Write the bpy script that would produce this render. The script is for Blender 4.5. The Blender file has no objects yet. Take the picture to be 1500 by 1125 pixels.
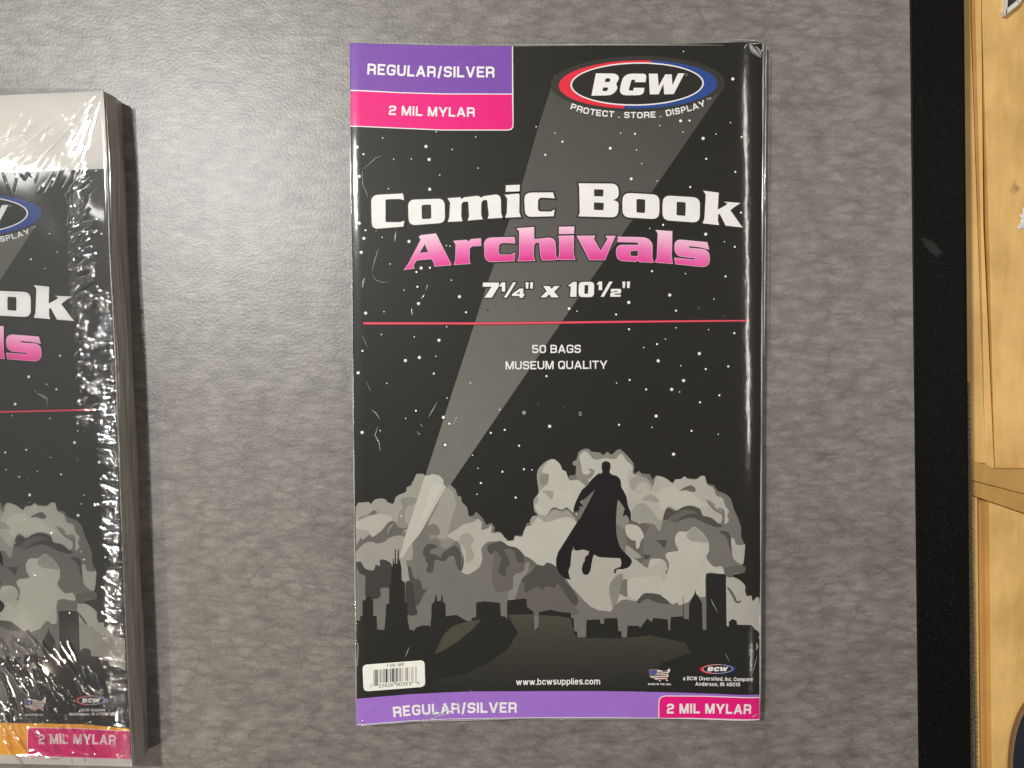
import bpy, bmesh, math, random
import numpy as np
from mathutils import Vector, Matrix
from mathutils.geometry import tessellate_polygon

random.seed(4)
rng = np.random.RandomState(11)
SC = bpy.context.scene
COL = SC.collection

# ------------------------------------------------------------------ camera, world, lamps, exposure
PXM = 0.000307                       # metres on the table per photograph pixel
FPX = 1130.0                         # focal length in pixels of the 1500 px wide photograph
CAM_H = FPX * PXM
TILT = math.radians(2.05)
cam_d = bpy.data.cameras.new('camera')
cam_d.sensor_width = 36.0
cam_d.lens = 36.0 * FPX / 1500.0
cam_d.clip_start = 0.01
cam_d.clip_end = 50.0
cam = bpy.data.objects.new('camera', cam_d)
COL.objects.link(cam)
cam.location = (0, 0, CAM_H)
cam.rotation_euler = (-TILT, 0, 0)
SC.camera = cam
ct, st = math.cos(TILT), math.sin(TILT)


def P(u, v, z=0.0):
    """the point at height z that the photograph shows at pixel (u, v)"""
    dx, dy, dz = (u - 750.0) / FPX, -(v - 562.5) / FPX, -1.0
    y2 = dy * ct + dz * st
    z2 = -dy * st + dz * ct
    k = (z - CAM_H) / z2
    return Vector((dx * k, y2 * k, z))


world = bpy.data.worlds.new('World')
SC.world = world
world.use_nodes = True
wn = world.node_tree
bg = wn.nodes['Background']
tc = wn.nodes.new('ShaderNodeTexCoord')
sx = wn.nodes.new('ShaderNodeSeparateXYZ')
rmp = wn.nodes.new('ShaderNodeValToRGB')
wn.links.new(tc.outputs['Generated'], sx.inputs[0])
wn.links.new(sx.outputs['Z'], rmp.inputs[0])
wn.links.new(rmp.outputs[0], bg.inputs['Color'])
rmp.color_ramp.elements[0].position = 0.0
rmp.color_ramp.elements[0].color = (0.30, 0.24, 0.18, 1)
rmp.color_ramp.elements[1].position = 0.75
rmp.color_ramp.elements[1].color = (0.80, 0.78, 0.74, 1)
bg.inputs['Strength'].default_value = 0.17


def lamp(name, loc, power, color, sx_, sy_=None, target=(0, 0, 0), shape=None):
    d = bpy.data.lights.new(name, 'AREA')
    d.shape = shape or ('RECTANGLE' if sy_ else 'DISK')
    d.size = sx_
    if sy_:
        d.size_y = sy_
    d.energy = power
    d.color = color
    o = bpy.data.objects.new(name, d)
    COL.objects.link(o)
    o.location = loc
    o.rotation_euler = (Vector(target) - Vector(loc)).to_track_quat('-Z', 'Y').to_euler()
    return o


lamp('ceiling_lamp_cool', (-0.445, 0.275, 0.86), 8.5, (0.99, 1.0, 0.97), 0.065, target=(-0.1, 0.05, 0))
lamp('ceiling_lamp_warm', (-0.98, -0.64, 1.25), 3.1, (1.0, 0.85, 0.68), 0.07)
lamp('ceiling_tube', (0.98, 0.22, 1.45), 4.4, (1.0, 0.94, 0.86), 0.95, 0.05, target=(0.15, 0.05, 0))
for lx, ly, lz, pw in ((-0.75, 1.35, 1.6, .36), (0.1, 1.5, 1.7, .34), (0.15, -1.5, 1.7, .30), (1.35, -0.9, 1.6, .30), (-2.3, 0.3, 1.6, .5), (-0.55, -1.9, 1.6, .4)):
    lamp('ceiling_spot', (lx, ly, lz), pw, (1.0, 0.95, 0.87), 0.075, target=(-0.1, 0, 0))
for lx, ly, lz, pw, a_, b_ in ((-1.5, 0.55, 1.6, 0.8, 0.05, 1.2), (-1.55, -0.5, 1.55, 0.8, 1.2, 0.05), (-1.0, -1.6, 1.5, 0.75, 0.05, 1.2), (-1.3, 1.5, 1.7, 0.6, 1.2, 0.05)):
    lamp('ceiling_tube', (lx, ly, lz), pw, (1.0, 0.97, 0.92), a_, b_, target=(-0.1, 0, 0))
SC.view_settings.view_transform = 'Standard'
SC.view_settings.look = 'None'
SC.view_settings.exposure = 0.0
SC.view_settings.gamma = 1.0


# ------------------------------------------------------------------ small helpers
def lin(c):
    c = c / 255.0
    return c / 12.92 if c <= 0.04045 else ((c + 0.055) / 1.055) ** 2.4


def rgb(t, k=1.0):
    return (lin(t[0]) * k, lin(t[1]) * k, lin(t[2]) * k, 1.0)


def empty(name, loc, label, cat, group=None):
    o = bpy.data.objects.new(name, None)
    o.empty_display_size = 0.02
    COL.objects.link(o)
    o.location = loc
    o['label'] = label
    o['category'] = cat
    if group:
        o['group'] = group
    return o


def link_mesh(name, me, parent=None):
    o = bpy.data.objects.new(name, me)
    COL.objects.link(o)
    if parent is not None:
        o.parent = parent
        o.matrix_parent_inverse = Matrix.Translation(-world_loc(parent))
    return o


def world_loc(o):
    v = Vector(o.location)
    while o.parent is not None:
        if o.type == 'EMPTY':
            v = v + world_loc(o.parent)
        o = o.parent
        break
    return v


class NT:
    def __init__(self, name):
        self.m = bpy.data.materials.new(name)
        self.m.use_nodes = True
        self.t = self.m.node_tree
        self.b = self.t.nodes['Principled BSDF']

    def n(self, kind, **kw):
        nd = self.t.nodes.new(kind)
        for k, v in kw.items():
            if k.startswith('_'):
                setattr(nd, k[1:], v)
            else:
                nd.inputs[k.replace('__', ' ')].default_value = v
        return nd

    def l(self, a, b):
        self.t.links.new(a, b)

    def coords(self, scale=(1, 1, 1), rot=(0, 0, 0)):
        g = self.n('ShaderNodeNewGeometry')
        mp = self.n('ShaderNodeMapping')
        mp.inputs['Scale'].default_value = scale
        mp.inputs['Rotation'].default_value = rot
        self.l(g.outputs['Position'], mp.inputs['Vector'])
        return mp.outputs[0]

    def noise(self, vec, scale, detail=2.0, rough=0.5, dist=0.0):
        nd = self.n('ShaderNodeTexNoise')
        nd.inputs['Scale'].default_value = scale
        nd.inputs['Detail'].default_value = detail
        nd.inputs['Roughness'].default_value = rough
        nd.inputs['Distortion'].default_value = dist
        self.l(vec, nd.inputs['Vector'])
        return nd.outputs['Fac']

    def ramp(self, fac, stops):
        r = self.n('ShaderNodeValToRGB')
        e = r.color_ramp.elements
        while len(e) < len(stops):
            e.new(0.5)
        for i, (p, c) in enumerate(stops):
            e[i].position = p
            e[i].color = c if len(c) == 4 else (*c, 1)
        self.l(fac, r.inputs[0])
        return r.outputs[0]

    def mix(self, fac, a, b, mode='MIX'):
        m = self.n('ShaderNodeMix')
        m.data_type = 'RGBA'
        m.blend_type = mode
        for sock, val in ((m.inputs[0], fac), (m.inputs[6], a), (m.inputs[7], b)):
            if hasattr(val, 'links') or isinstance(val, bpy.types.NodeSocket):
                self.l(val, sock)
            else:
                sock.default_value = val
        return m.outputs[2]

    def math(self, op, a, b=0.0):
        m = self.n('ShaderNodeMath')
        m.operation = op
        for sock, val in ((m.inputs[0], a), (m.inputs[1], b)):
            if isinstance(val, bpy.types.NodeSocket):
                self.l(val, sock)
            else:
                sock.default_value = val
        return m.outputs[0]

    def bump(self, h, strength, dist, normal=None):
        b = self.n('ShaderNodeBump')
        b.inputs['Strength'].default_value = strength
        b.inputs['Distance'].default_value = dist
        self.l(h, b.inputs['Height'])
        if normal is not None:
            self.l(normal, b.inputs['Normal'])
        return b.outputs[0]


_mats = {}
INK_K = 1.0


def ink(t, film=True, t2=None):
    """printed ink on coated paper; with film=True a tight clear bag film lies on it"""
    key = (t, film, t2)
    if key in _mats:
        return _mats[key]
    n = NT('ink')
    v = n.coords()
    grain = n.noise(v, 2600, 2.0, 0.6)
    blot = n.noise(v, 160, 3.0, 0.6)
    f = n.math('MULTIPLY_ADD', grain, 0.16)
    n.t.nodes[-1].inputs[2].default_value = 0.88
    f2 = n.math('MULTIPLY_ADD', blot, 0.20)
    n.t.nodes[-1].inputs[2].default_value = 0.93
    f3 = n.math('MULTIPLY', f, f2)
    if t2 is None:
        base = n.n('ShaderNodeRGB')
        base.outputs[0].default_value = rgb(t, INK_K)
        bo = base.outputs[0]
    else:
        at = n.n('ShaderNodeAttribute')
        at.attribute_name = 'tone'
        bo = n.ramp(at.outputs['Fac'], [(0.0, rgb(t, INK_K)), (0.55, rgb(tuple((a * 0.5 + b * 0.5) for a, b in zip(t, t2)), INK_K)), (1.0, rgb(t2, INK_K))])
    vm = n.n('ShaderNodeVectorMath')
    vm.operation = 'SCALE'
    n.l(bo, vm.inputs[0])
    n.l(f3, vm.inputs['Scale'])
    n.l(vm.outputs[0], n.b.inputs['Base Color'])
    n.b.inputs['Roughness'].default_value = 0.5
    n.b.inputs['Specular IOR Level'].default_value = 0.25
    if film:
        n.b.inputs['Coat Weight'].default_value = 1.0
        n.b.inputs['Coat Roughness'].default_value = 0.10
        n.b.inputs['Coat IOR'].default_value = 1.5
        v2 = n.coords((1, 0.45, 1))
        h1 = n.noise(v2, 55, 2.0, 0.5)
        h2 = n.noise(v2, 420, 2.0, 0.5)
        b1 = n.bump(h1, 1.0, 0.00022)
        b2 = n.bump(h2, 0.5, 0.00006, b1)
        n.l(b2, n.b.inputs['Coat Normal'])
    _mats[key] = n.m
    return n.m


# ------------------------------------------------------------------ flat print: polygons in photograph pixels
def Z(ox, oy, s):
    return lambda pts: [((ox + p[0] / s), (oy + p[1] / s)) + ((p[2] / s,) if len(p) > 2 else ()) for p in pts]


zA = Z(490, 40, 5.0); zB = Z(790, 40, 1500 / 360); zC = Z(520, 250, 5.0); zD = Z(820, 250, 4.6875)
zE = Z(500, 620, 1500 / 340); zF = Z(780, 620, 1500 / 360); zG = Z(500, 860, 4.6875); zH = Z(820, 860, 4.6875)
c1 = Z(515, 680, 9.375); c2 = Z(655, 700, 9.375); c3 = Z(515, 780, 9.375); c4 = Z(665, 780, 9.375)
c5 = Z(780, 650, 9.375); c6 = Z(920, 680, 7.5); c7 = Z(780, 760, 9.375); c8 = Z(920, 790, 7.5)
L1 = Z(0, 110, 6.25); L2 = Z(0, 280, 6.25); L3 = Z(0, 450, 6.25); L4 = Z(0, 620, 6.25); L5 = Z(0, 790, 6.25); L6 = Z(0, 945, 6.25)
S1 = Z(520, 440, 7.5); S2 = Z(700, 440, 1500 / 220); S3 = Z(910, 440, 1500 / 220); S4 = Z(510, 570, 1500 / 220)
S5 = Z(720, 570, 1500 / 220); S6 = Z(930, 570, 1500 / 220); S7 = Z(510, 180, 1500 / 280)
PX = lambda pts: pts


def rounded(pts, n=5):
    out = []
    m = len(pts)
    for i, p in enumerate(pts):
        if len(p) < 3 or p[2] <= 0:
            out.append((p[0], p[1]))
            continue
        a, b = Vector(pts[i - 1][:2]), Vector(pts[(i + 1) % m][:2])
        c = Vector(p[:2])
        da, db = (a - c), (b - c)
        ka, kb = min(p[2], da.length * 0.5), min(p[2], db.length * 0.5)
        s, e = c + da.normalized() * ka, c + db.normalized() * kb
        for k in range(n + 1):
            t = k / n
            q = s * (1 - t) ** 2 + c * 2 * t * (1 - t) + e * t * t
            out.append((q.x, q.y))
    return out


def smooth_loop(pts, n=3):
    """closed Catmull-Rom through the traced points"""
    out = []
    m = len(pts)
    for i in range(m):
        p0, p1, p2, p3 = [Vector(pts[(i + k) % m][:2]) for k in (-1, 0, 1, 2)]
        for k in range(n):
            t = k / n
            q = 0.5 * ((2 * p1) + (p2 - p0) * t + (2 * p0 - 5 * p1 + 4 * p2 - p3) * t * t + (3 * p1 - p0 - 3 * p2 + p3) * t ** 3)
            out.append((q.x, q.y))
    return out


def area2(pts):
    return sum(pts[i][0] * pts[(i + 1) % len(pts)][1] - pts[(i + 1) % len(pts)][0] * pts[i][1] for i in range(len(pts)))


def grow(pts, d):
    """polygon offset outwards by d pixels"""
    q = []
    for p in pts:
        if not q or (abs(p[0] - q[-1][0]) + abs(p[1] - q[-1][1])) > 1e-4:
            q.append(p)
    pts = q
    s = 1.0 if area2(pts) > 0 else -1.0
    out = []
    m = len(pts)
    for i in range(m):
        a, b, c = Vector(pts[i - 1]), Vector(pts[i]), Vector(pts[(i + 1) % m])
        e1, e2 = (b - a), (c - b)
        if e1.length < 1e-6 or e2.length < 1e-6:
            out.append(pts[i]); continue
        e1.normalize(); e2.normalize()
        n1, n2 = Vector((e1.y, -e1.x)) * s, Vector((e2.y, -e2.x)) * s
        h = n1 + n2
        if h.length < 0.3:
            h = n1
        h.normalize()
        k = min(1.7, 1.0 / max(0.3, h.dot(n1)))
        o = b + h * d * k
        out.append((o.x, o.y))
    return out


def ellipse(cx, cy, rx, ry, a0=0.0, a1=360.0, n=64, tilt=0.0):
    out = []
    full = abs(a1 - a0) >= 359.9
    k = n if full else n + 1
    tt = math.radians(tilt)
    for i in range(k):
        a = math.radians(a0 + (a1 - a0) * i / n)
        x, y = rx * math.cos(a), ry * math.sin(a)
        out.append((cx + x * math.cos(tt) - y * math.sin(tt), cy + x * math.sin(tt) + y * math.cos(tt)))
    return out


def dedupe(pts):
    q = []
    for p in pts:
        if not q or abs(p[0] - q[-1][0]) + abs(p[1] - q[-1][1]) > 0.02:
            q.append((p[0], p[1]))
    while len(q) > 3 and abs(q[0][0] - q[-1][0]) + abs(q[0][1] - q[-1][1]) < 0.02:
        q.pop()
    return q


class Sheet:
    """collects the printed shapes of one cover, part by part, in drawing order"""
    def __init__(self, film, T=None):
        self.parts = {}
        self.order = 0
        self.film = film
        self.T = T or (lambda g, p: p)
        self.group = None

    def _part(self, name):
        return self.parts.setdefault(name, dict(v=[], f=[], m=[], mats=[]))

    def _slot(self, p, mat):
        if mat not in p['mats']:
            p['mats'].append(mat)
        return p['mats'].index(mat)

    def faces(self, part, verts, faces, col, sub=0, tone=None, col2=None):
        p = self._part(part)
        s = self._slot(p, ink(col, self.film, col2))
        base = len(p['v'])
        z = (self.order + sub) * 2e-6
        for q in verts:
            g = tone(q) if tone else 0.0
            w = self.T(self.group, q)
            p['v'].append((w[0], w[1], z, g))
        for f in faces:
            p['f'].append([base + i for i in f])
            p['m'].append(s)

    def poly(self, part, pts, col, holes=(), tone=None, col2=None, step=1):
        self.order += step
        loops = [dedupe(rounded(pts))] + [dedupe(rounded(h)) for h in holes]
        flat = [q for lp in loops for q in lp]
        tris = tessellate_polygon([[Vector((q[0], q[1], 0)) for q in lp] for lp in loops])
        self.faces(part, flat, tris, col, 0, tone, col2)

    # ---- lettering: strokes of a square-shouldered sans
    def text(self, part, s, path, cap, col, thick=0.18, track=0.16, italic=0.0):
        self.order += 1
        lay = []
        x = 0.0
        for ch in s:
            if ch == ' ':
                x += 0.42
                continue
            w, strokes = FONT[ch]
            lay.append((x, w, strokes))
            x += w + track
        total = x - track
        pl = [Vector(q[:2]) for q in path]
        seg = [(b - a).length for a, b in zip(pl, pl[1:])]
        L = sum(seg)
        k = L / total

        def at(px, py):
            d = px * k
            i = 0
            while i < len(seg) - 1 and d > seg[i]:
                d -= seg[i]; i += 1
            e = (pl[i + 1] - pl[i]).normalized()
            up = Vector((e.y, -e.x))
            q = pl[i] + e * d + up * (py * cap)
            return (q.x, q.y)
        ax = k / cap                      # horizontal stretch of the layout
        for gx, w, strokes in lay:
            for si, stk in enumerate(strokes):
                fs = stroke_faces(stk, w, thick, ax)
                for verts, faces in fs:
                    self.faces(part, [at(gx + vx + italic * vy, vy) for vx, vy in verts], faces, col, si * 0.7)
        self.order += 3

    def finish(self, surf, cuts, parent, clip=()):
        """link every part as one mesh that follows the surface surf(u, v) -> (point, normal)"""
        made = {}
        for name, p in self.parts.items():
            bm = bmesh.new()
            lay = bm.verts.layers.float.new('tone')
            vs = []
            for u, v, z, g in p['v']:
                b = bm.verts.new((u, v, z))
                b[lay] = g
                vs.append(b)
            for f, m in zip(p['f'], p['m']):
                if len(set(f)) < 3:
                    continue
                try:
                    fc = bm.faces.new([vs[i] for i in f])
                    fc.material_index = m
                except ValueError:
                    pass
            for a, b in cuts:
                d = Vector((b[0] - a[0], b[1] - a[1], 0)).normalized()
                nn = Vector((d.y, -d.x, 0))
                bmesh.ops.bisect_plane(bm, geom=bm.verts[:] + bm.edges[:] + bm.faces[:], dist=1e-5,
                                       plane_co=(a[0], a[1], 0), plane_no=nn)
            for a, b, keep in (clip if name in ('cloud_bank', 'city_skyline', 'light_beam') else ()):
                d = Vector((b[0] - a[0], b[1] - a[1], 0)).normalized()
                nn = Vector((d.y, -d.x, 0))
                if nn.x * keep > 0:
                    nn = -nn
                bmesh.ops.bisect_plane(bm, geom=bm.verts[:] + bm.edges[:] + bm.faces[:], dist=1e-5,
                                       plane_co=(a[0], a[1], 0), plane_no=nn, clear_outer=True)
            norms = []
            for b in bm.verts:
                co, no = surf(b.co.x, b.co.y)
                b.co = co + no * b.co.z
                norms.append(no)
            bm.normal_update()
            for f in bm.faces:
                if f.normal.z < 0:
                    f.normal_flip()
                f.smooth = True
            me = bpy.data.meshes.new(name)
            bm.to_mesh(me)
            bm.free()
            for m in p['mats']:
                me.materials.append(m)
            me.normals_split_custom_set_from_vertices(norms)
            par = parent if name == 'cover_sheet' else made.get('cover_sheet', parent)
            made[name] = link_mesh(name, me, par)
            if name == 'star_field':
                made[name]['kind'] = 'stuff'
        return made


def stroke_faces(stk, w, t, ax):
    """one stroke of a glyph in a box w wide and 1 high -> [(verts, faces)]; ax = px per unit in x over cap height"""
    kind = 's'
    pts = list(stk)
    if isinstance(pts[0], str):
        kind = pts.pop(0)
    tx = t / ax
    X = lambda x: tx / 2 + x * (w - tx)
    Y = lambda y: t / 2 + y * (1 - t)
    if kind == 'd':                         # slanted stroke cut level at both ends
        (x0, y0), (x1, y1) = pts[0][:2], pts[1][:2]
        X0, X1, Y0, Y1 = X(x0), X(x1), Y(y0), Y(y1)
        if Y0 > Y1:
            X0, X1, Y0, Y1 = X1, X0, Y1, Y0
        sl = (X1 - X0) / max(1e-6, Y1 - Y0)
        hw = tx / 2 * min(2.2, math.sqrt(1 + (sl * ax) ** 2))
        Y0 -= t / 2; Y1 += t / 2
        return [([(X0 - hw, Y0), (X0 + hw, Y0), (X1 + hw, Y1), (X1 - hw, Y1)], [(0, 1, 2, 3)])]
    closed = kind == 'o'
    raw = []
    for p in pts:
        raw.append((X(p[0]) * ax, Y(p[1])) + ((p[2],) if len(p) > 2 else ()))
    if closed:
        q = rounded(raw, 4)
    else:
        q = [raw[0][:2]]
        for i in range(1, len(raw) - 1):
            if len(raw[i]) > 2:
                q += rounded([raw[i - 1][:2], raw[i], raw[i + 1][:2]], 4)[1:-1]
            else:
                q.append(raw[i][:2])
        q.append(raw[-1][:2])
    q = [Vector(a) for a in q]
    qq = [q[0]]
    for a in q[1:]:
        if (a - qq[-1]).length > 1e-4:
            qq.append(a)
    q = qq
    m = len(q)
    if not closed and kind != 'n':
        q[0] = q[0] + (q[0] - q[1]).normalized() * t / 2
        q[-1] = q[-1] + (q[-1] - q[-2]).normalized() * t / 2
    lft, rgt = [], []
    for i in range(m):
        if closed:
            a, b, c = q[i - 1], q[i], q[(i + 1) % m]
        else:
            a, b, c = q[max(0, i - 1)], q[i], q[min(m - 1, i + 1)]
        e1 = (b - a) if (b - a).length > 1e-6 else (c - b)
        e2 = (c - b) if (c - b).length > 1e-6 else (b - a)
        e1, e2 = e1.normalized(), e2.normalized()
        n1, n2 = Vector((-e1.y, e1.x)), Vector((-e2.y, e2.x))
        h = (n1 + n2)
        h = n1 if h.length < 0.2 else h.normalized()
        k = min(1.5, 1 / max(0.4, h.dot(n1)))
        lft.append(b + h * (t / 2 * k))
        rgt.append(b - h * (t / 2 * k))
    verts = [(a.x / ax, a.y) for a in lft] + [(a.x / ax, a.y) for a in rgt]
    faces = [(i, (i + 1) % m, m + (i + 1) % m, m + i) for i in range(m if closed else m - 1)]
    return [(verts, faces)]


R = 0.26
r2 = 0.17
FONT = {
    'A': (0.92, [('d', (0, 0), (.5, 1)), ('d', (1, 0), (.5, 1)), ('n', (.2, .27), (.8, .27))]),
    'B': (0.80, [('o', (0, 0), (0, 1), (1, 1, R), (.97, .52, .12), (1, 0, R)), ('n', (0, .52), (.9, .52))]),
    'C': (0.80, [('n', (1, .66), (1, 1, R), (0, 1, R), (0, 0, R), (1, 0, R), (1, .34))]),
    'D': (0.82, [('o', (0, 0), (0, 1), (1, 1, R), (1, 0, R))]),
    'E': (0.72, [((1, 1), (0, 1), (0, 0), (1, 0)), ('n', (0, .5), (1.0, .5))]),
    'G': (0.84, [('n', (1, .74), (1, 1, R), (0, 1, R), (0, 0, R), (1, 0, R), (1, .47), (.5, .47))]),
    'H': (0.80, [((0, 0), (0, 1)), ((1, 0), (1, 1)), ('n', (0, .5), (1, .5))]),
    'I': (0.19, [((.5, 0), (.5, 1))]),
    'L': (0.68, [((0, 1), (0, 0), (1, 0))]),
    'M': (0.98, [((0, 0), (0, 1)), ((1, 0), (1, 1)), ('d', (0.04, 1), (.5, 0)), ('d', (.96, 1), (.5, 0))]),
    'N': (0.82, [((0, 0), (0, 1)), ((1, 0), (1, 1)), ('d', (0.03, 1), (.97, 0))]),
    'O': (0.84, [('o', (0, 0, R), (0, 1, R), (1, 1, R), (1, 0, R))]),
    'P': (0.76, [((0, 0), (0, 1)), ('n', (0, 1), (1, 1, R), (1, .42, R), (0, .42))]),
    'Q': (0.84, [('o', (0, 0, R), (0, 1, R), (1, 1, R), (1, 0, R)), ('n', (.6, .3), (1.02, -.06))]),
    'R': (0.82, [((0, 0), (0, 1)), ('n', (0, 1), (1, 1, R), (1, .43, R), (0, .43)), ('n', (.55, .43), (.98, .43, .16), (.98, -.12))]),
    'S': (0.78, [('n', (1, .74), (1, 1, R), (0, 1, R), (0, .51, R), (1, .51, R), (1, 0, R), (0, 0, R), (0, .26))]),
    'T': (0.76, [((0, 1), (1, 1)), ('n', (.5, -.1), (.5, .98))]),
    'U': (0.82, [((0, 1), (0, 0, R), (1, 0, R), (1, 1))]),
    'V': (0.90, [('d', (0, 1), (.5, 0)), ('d', (1, 1), (.5, 0))]),
    'W': (1.30, [('d', (0, 1), (.26, 0)), ('d', (.5, 1), (.26, 0)), ('d', (.5, 1), (.74, 0)), ('d', (1, 1), (.74, 0))]),
    'Y': (0.90, [('d', (0, 1), (.5, .42)), ('d', (1, 1), (.5, .42)), ('n', (.5, -.1), (.5, .5))]),
    '/': (0.46, [('d', (0, -.12), (1, 1.04))]),
    '-': (0.40, [('n', (0, .45), (1, .45))]),
    '.': (0.16, [('n', (.5, -.12), (.5, .08))]),
    ',': (0.16, [('n', (.5, -.25), (.5, .08))]),
    '0': (0.80, [('o', (0, 0, R), (0, 1, R), (1, 1, R), (1, 0, R))]),
    '1': (0.42, [('n', (0, .86), (.35, 1), (.75, 1), (.75, -.12))]),
    '2': (0.76, [('n', (0, .72), (0, 1, R), (1, 1, R), (1, .52, R), (0, .48, R), (0, 0), (1.1, 0))]),
    '3': (0.76, [('n', (0, .76), (0, 1, R), (1, 1, R), (1, .52, r2), (.35, .52)), ('n', (.4, .52), (1, .52, r2), (1, 0, R), (0, 0, R), (0, .24))]),
    '4': (0.80, [('n', (.72, -.1), (.72, 1.1)), ('n', (.72, 1), (0, .28), (1.05, .28))]),
    '5': (0.76, [('n', (1, 1), (0, 1), (0, .56), (1, .56, R), (1, 0, R), (0, 0, R), (0, .24))]),
    '6': (0.78, [('n', (1, .78), (1, 1, R), (0, 1, R), (0, .3)), ('o', (0, 0, R), (0, .56, R), (1, .56, R), (1, 0, R))]),
    '7': (0.76, [('n', (-.1, 1), (1, 1), (1, .86), (.38, -.1))]),
    '9': (0.78, [('n', (0, .22), (0, 0, R), (1, 0, R), (1, .7)), ('o', (0, 1, R), (0, .44, R), (1, .44, R), (1, 1, R))]),
    'a': (0.66, [('n', (.0, .74), (1, .74, R), (1, -.1)), ('n', (.95, .4), (0, .4, r2), (0, 0, r2), (.95, 0))]),
    'b': (0.68, [((0, 1), (0, 0)), ('n', (0, .72), (1, .72, R), (1, 0, R), (0, 0))]),
    'c': (0.64, [('n', (1, .50), (1, .72, R), (0, .72, R), (0, 0, R), (1, 0, R), (1, .22))]),
    'd': (0.68, [((1, 1), (1, 0)), ('n', (1, .72), (0, .72, R), (0, 0, R), (1, 0))]),
    'e': (0.66, [('n', (0, .36), (1, .36)), ('n', (1, .30), (1, .72, R), (0, .72, R), (0, 0, R), (1.05, 0))]),
    'f': (0.42, [('n', (1.1, 1), (.4, 1, r2), (.4, -.1)), ('n', (-.1, .7), (1.1, .7))]),
    'i': (0.18, [('n', (.5, -.1), (.5, .76)), ('n', (.5, .92), (.5, 1.1))]),
    'l': (0.18, [((.5, 0), (.5, 1))]),
    'm': (1.06, [((0, 0), (0, .72), (1, .72, R), (1, 0)), ('n', (.5, -.1), (.5, .70))]),
    'n': (0.66, [((0, 0), (0, .72), (1, .72, R), (1, 0))]),
    'o': (0.68, [('o', (0, 0, R), (0, .72, R), (1, .72, R), (1, 0, R))]),
    'p': (0.68, [((0, -.28), (0, .72)), ('n', (0, .72), (1, .72, R), (1, 0, R), (0, 0))]),
    'r': (0.44, [((0, 0), (0, .72)), ('n', (0, .72), (1.1, .72))]),
    's': (0.62, [('n', (1.05, .74), (0, .74, r2), (0, .37, r2), (1, .37, r2), (1, 0, r2), (-.05, 0))]),
    't': (0.44, [('n', (.35, 1.0), (.35, 0, r2), (1.05, 0)), ('n', (-.05, .72), (1.05, .72))]),
    'u': (0.66, [((0, .72), (0, 0, R), (1, 0, R), (1, .72))]),
    'v': (0.70, [('d', (0, .7), (.5, 0)), ('d', (1, .7), (.5, 0))]),
    'w': (1.02, [('d', (0, .7), (.26, 0)), ('d', (.5, .7), (.26, 0)), ('d', (.5, .7), (.74, 0)), ('d', (1, .7), (.74, 0))]),
    'y': (0.70, [('d', (0, .7), (.52, 0)), ('d', (1, .7), (.3, -.26))]),
}

# tones of the print
WHT = (237, 233, 230)
BLK = (29, 26, 22)
K5 = (183, 180, 169); K5b = (173, 169, 159); K4 = (152, 148, 139); K3 = (133, 129, 121)
K25 = (114, 110, 103); K2 = (99, 94, 88); K1 = (76, 72, 67); K0 = (60, 55, 51)
CITY = (31, 29, 25)
BEAM = (106, 103, 94); BEAM2 = (116, 113, 104)
PURPLE = (122, 74, 166); PINK = (230, 12, 122); RED = (226, 40, 62); BLUE = (40, 70, 142)
OUTL = (46, 42, 38)

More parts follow.
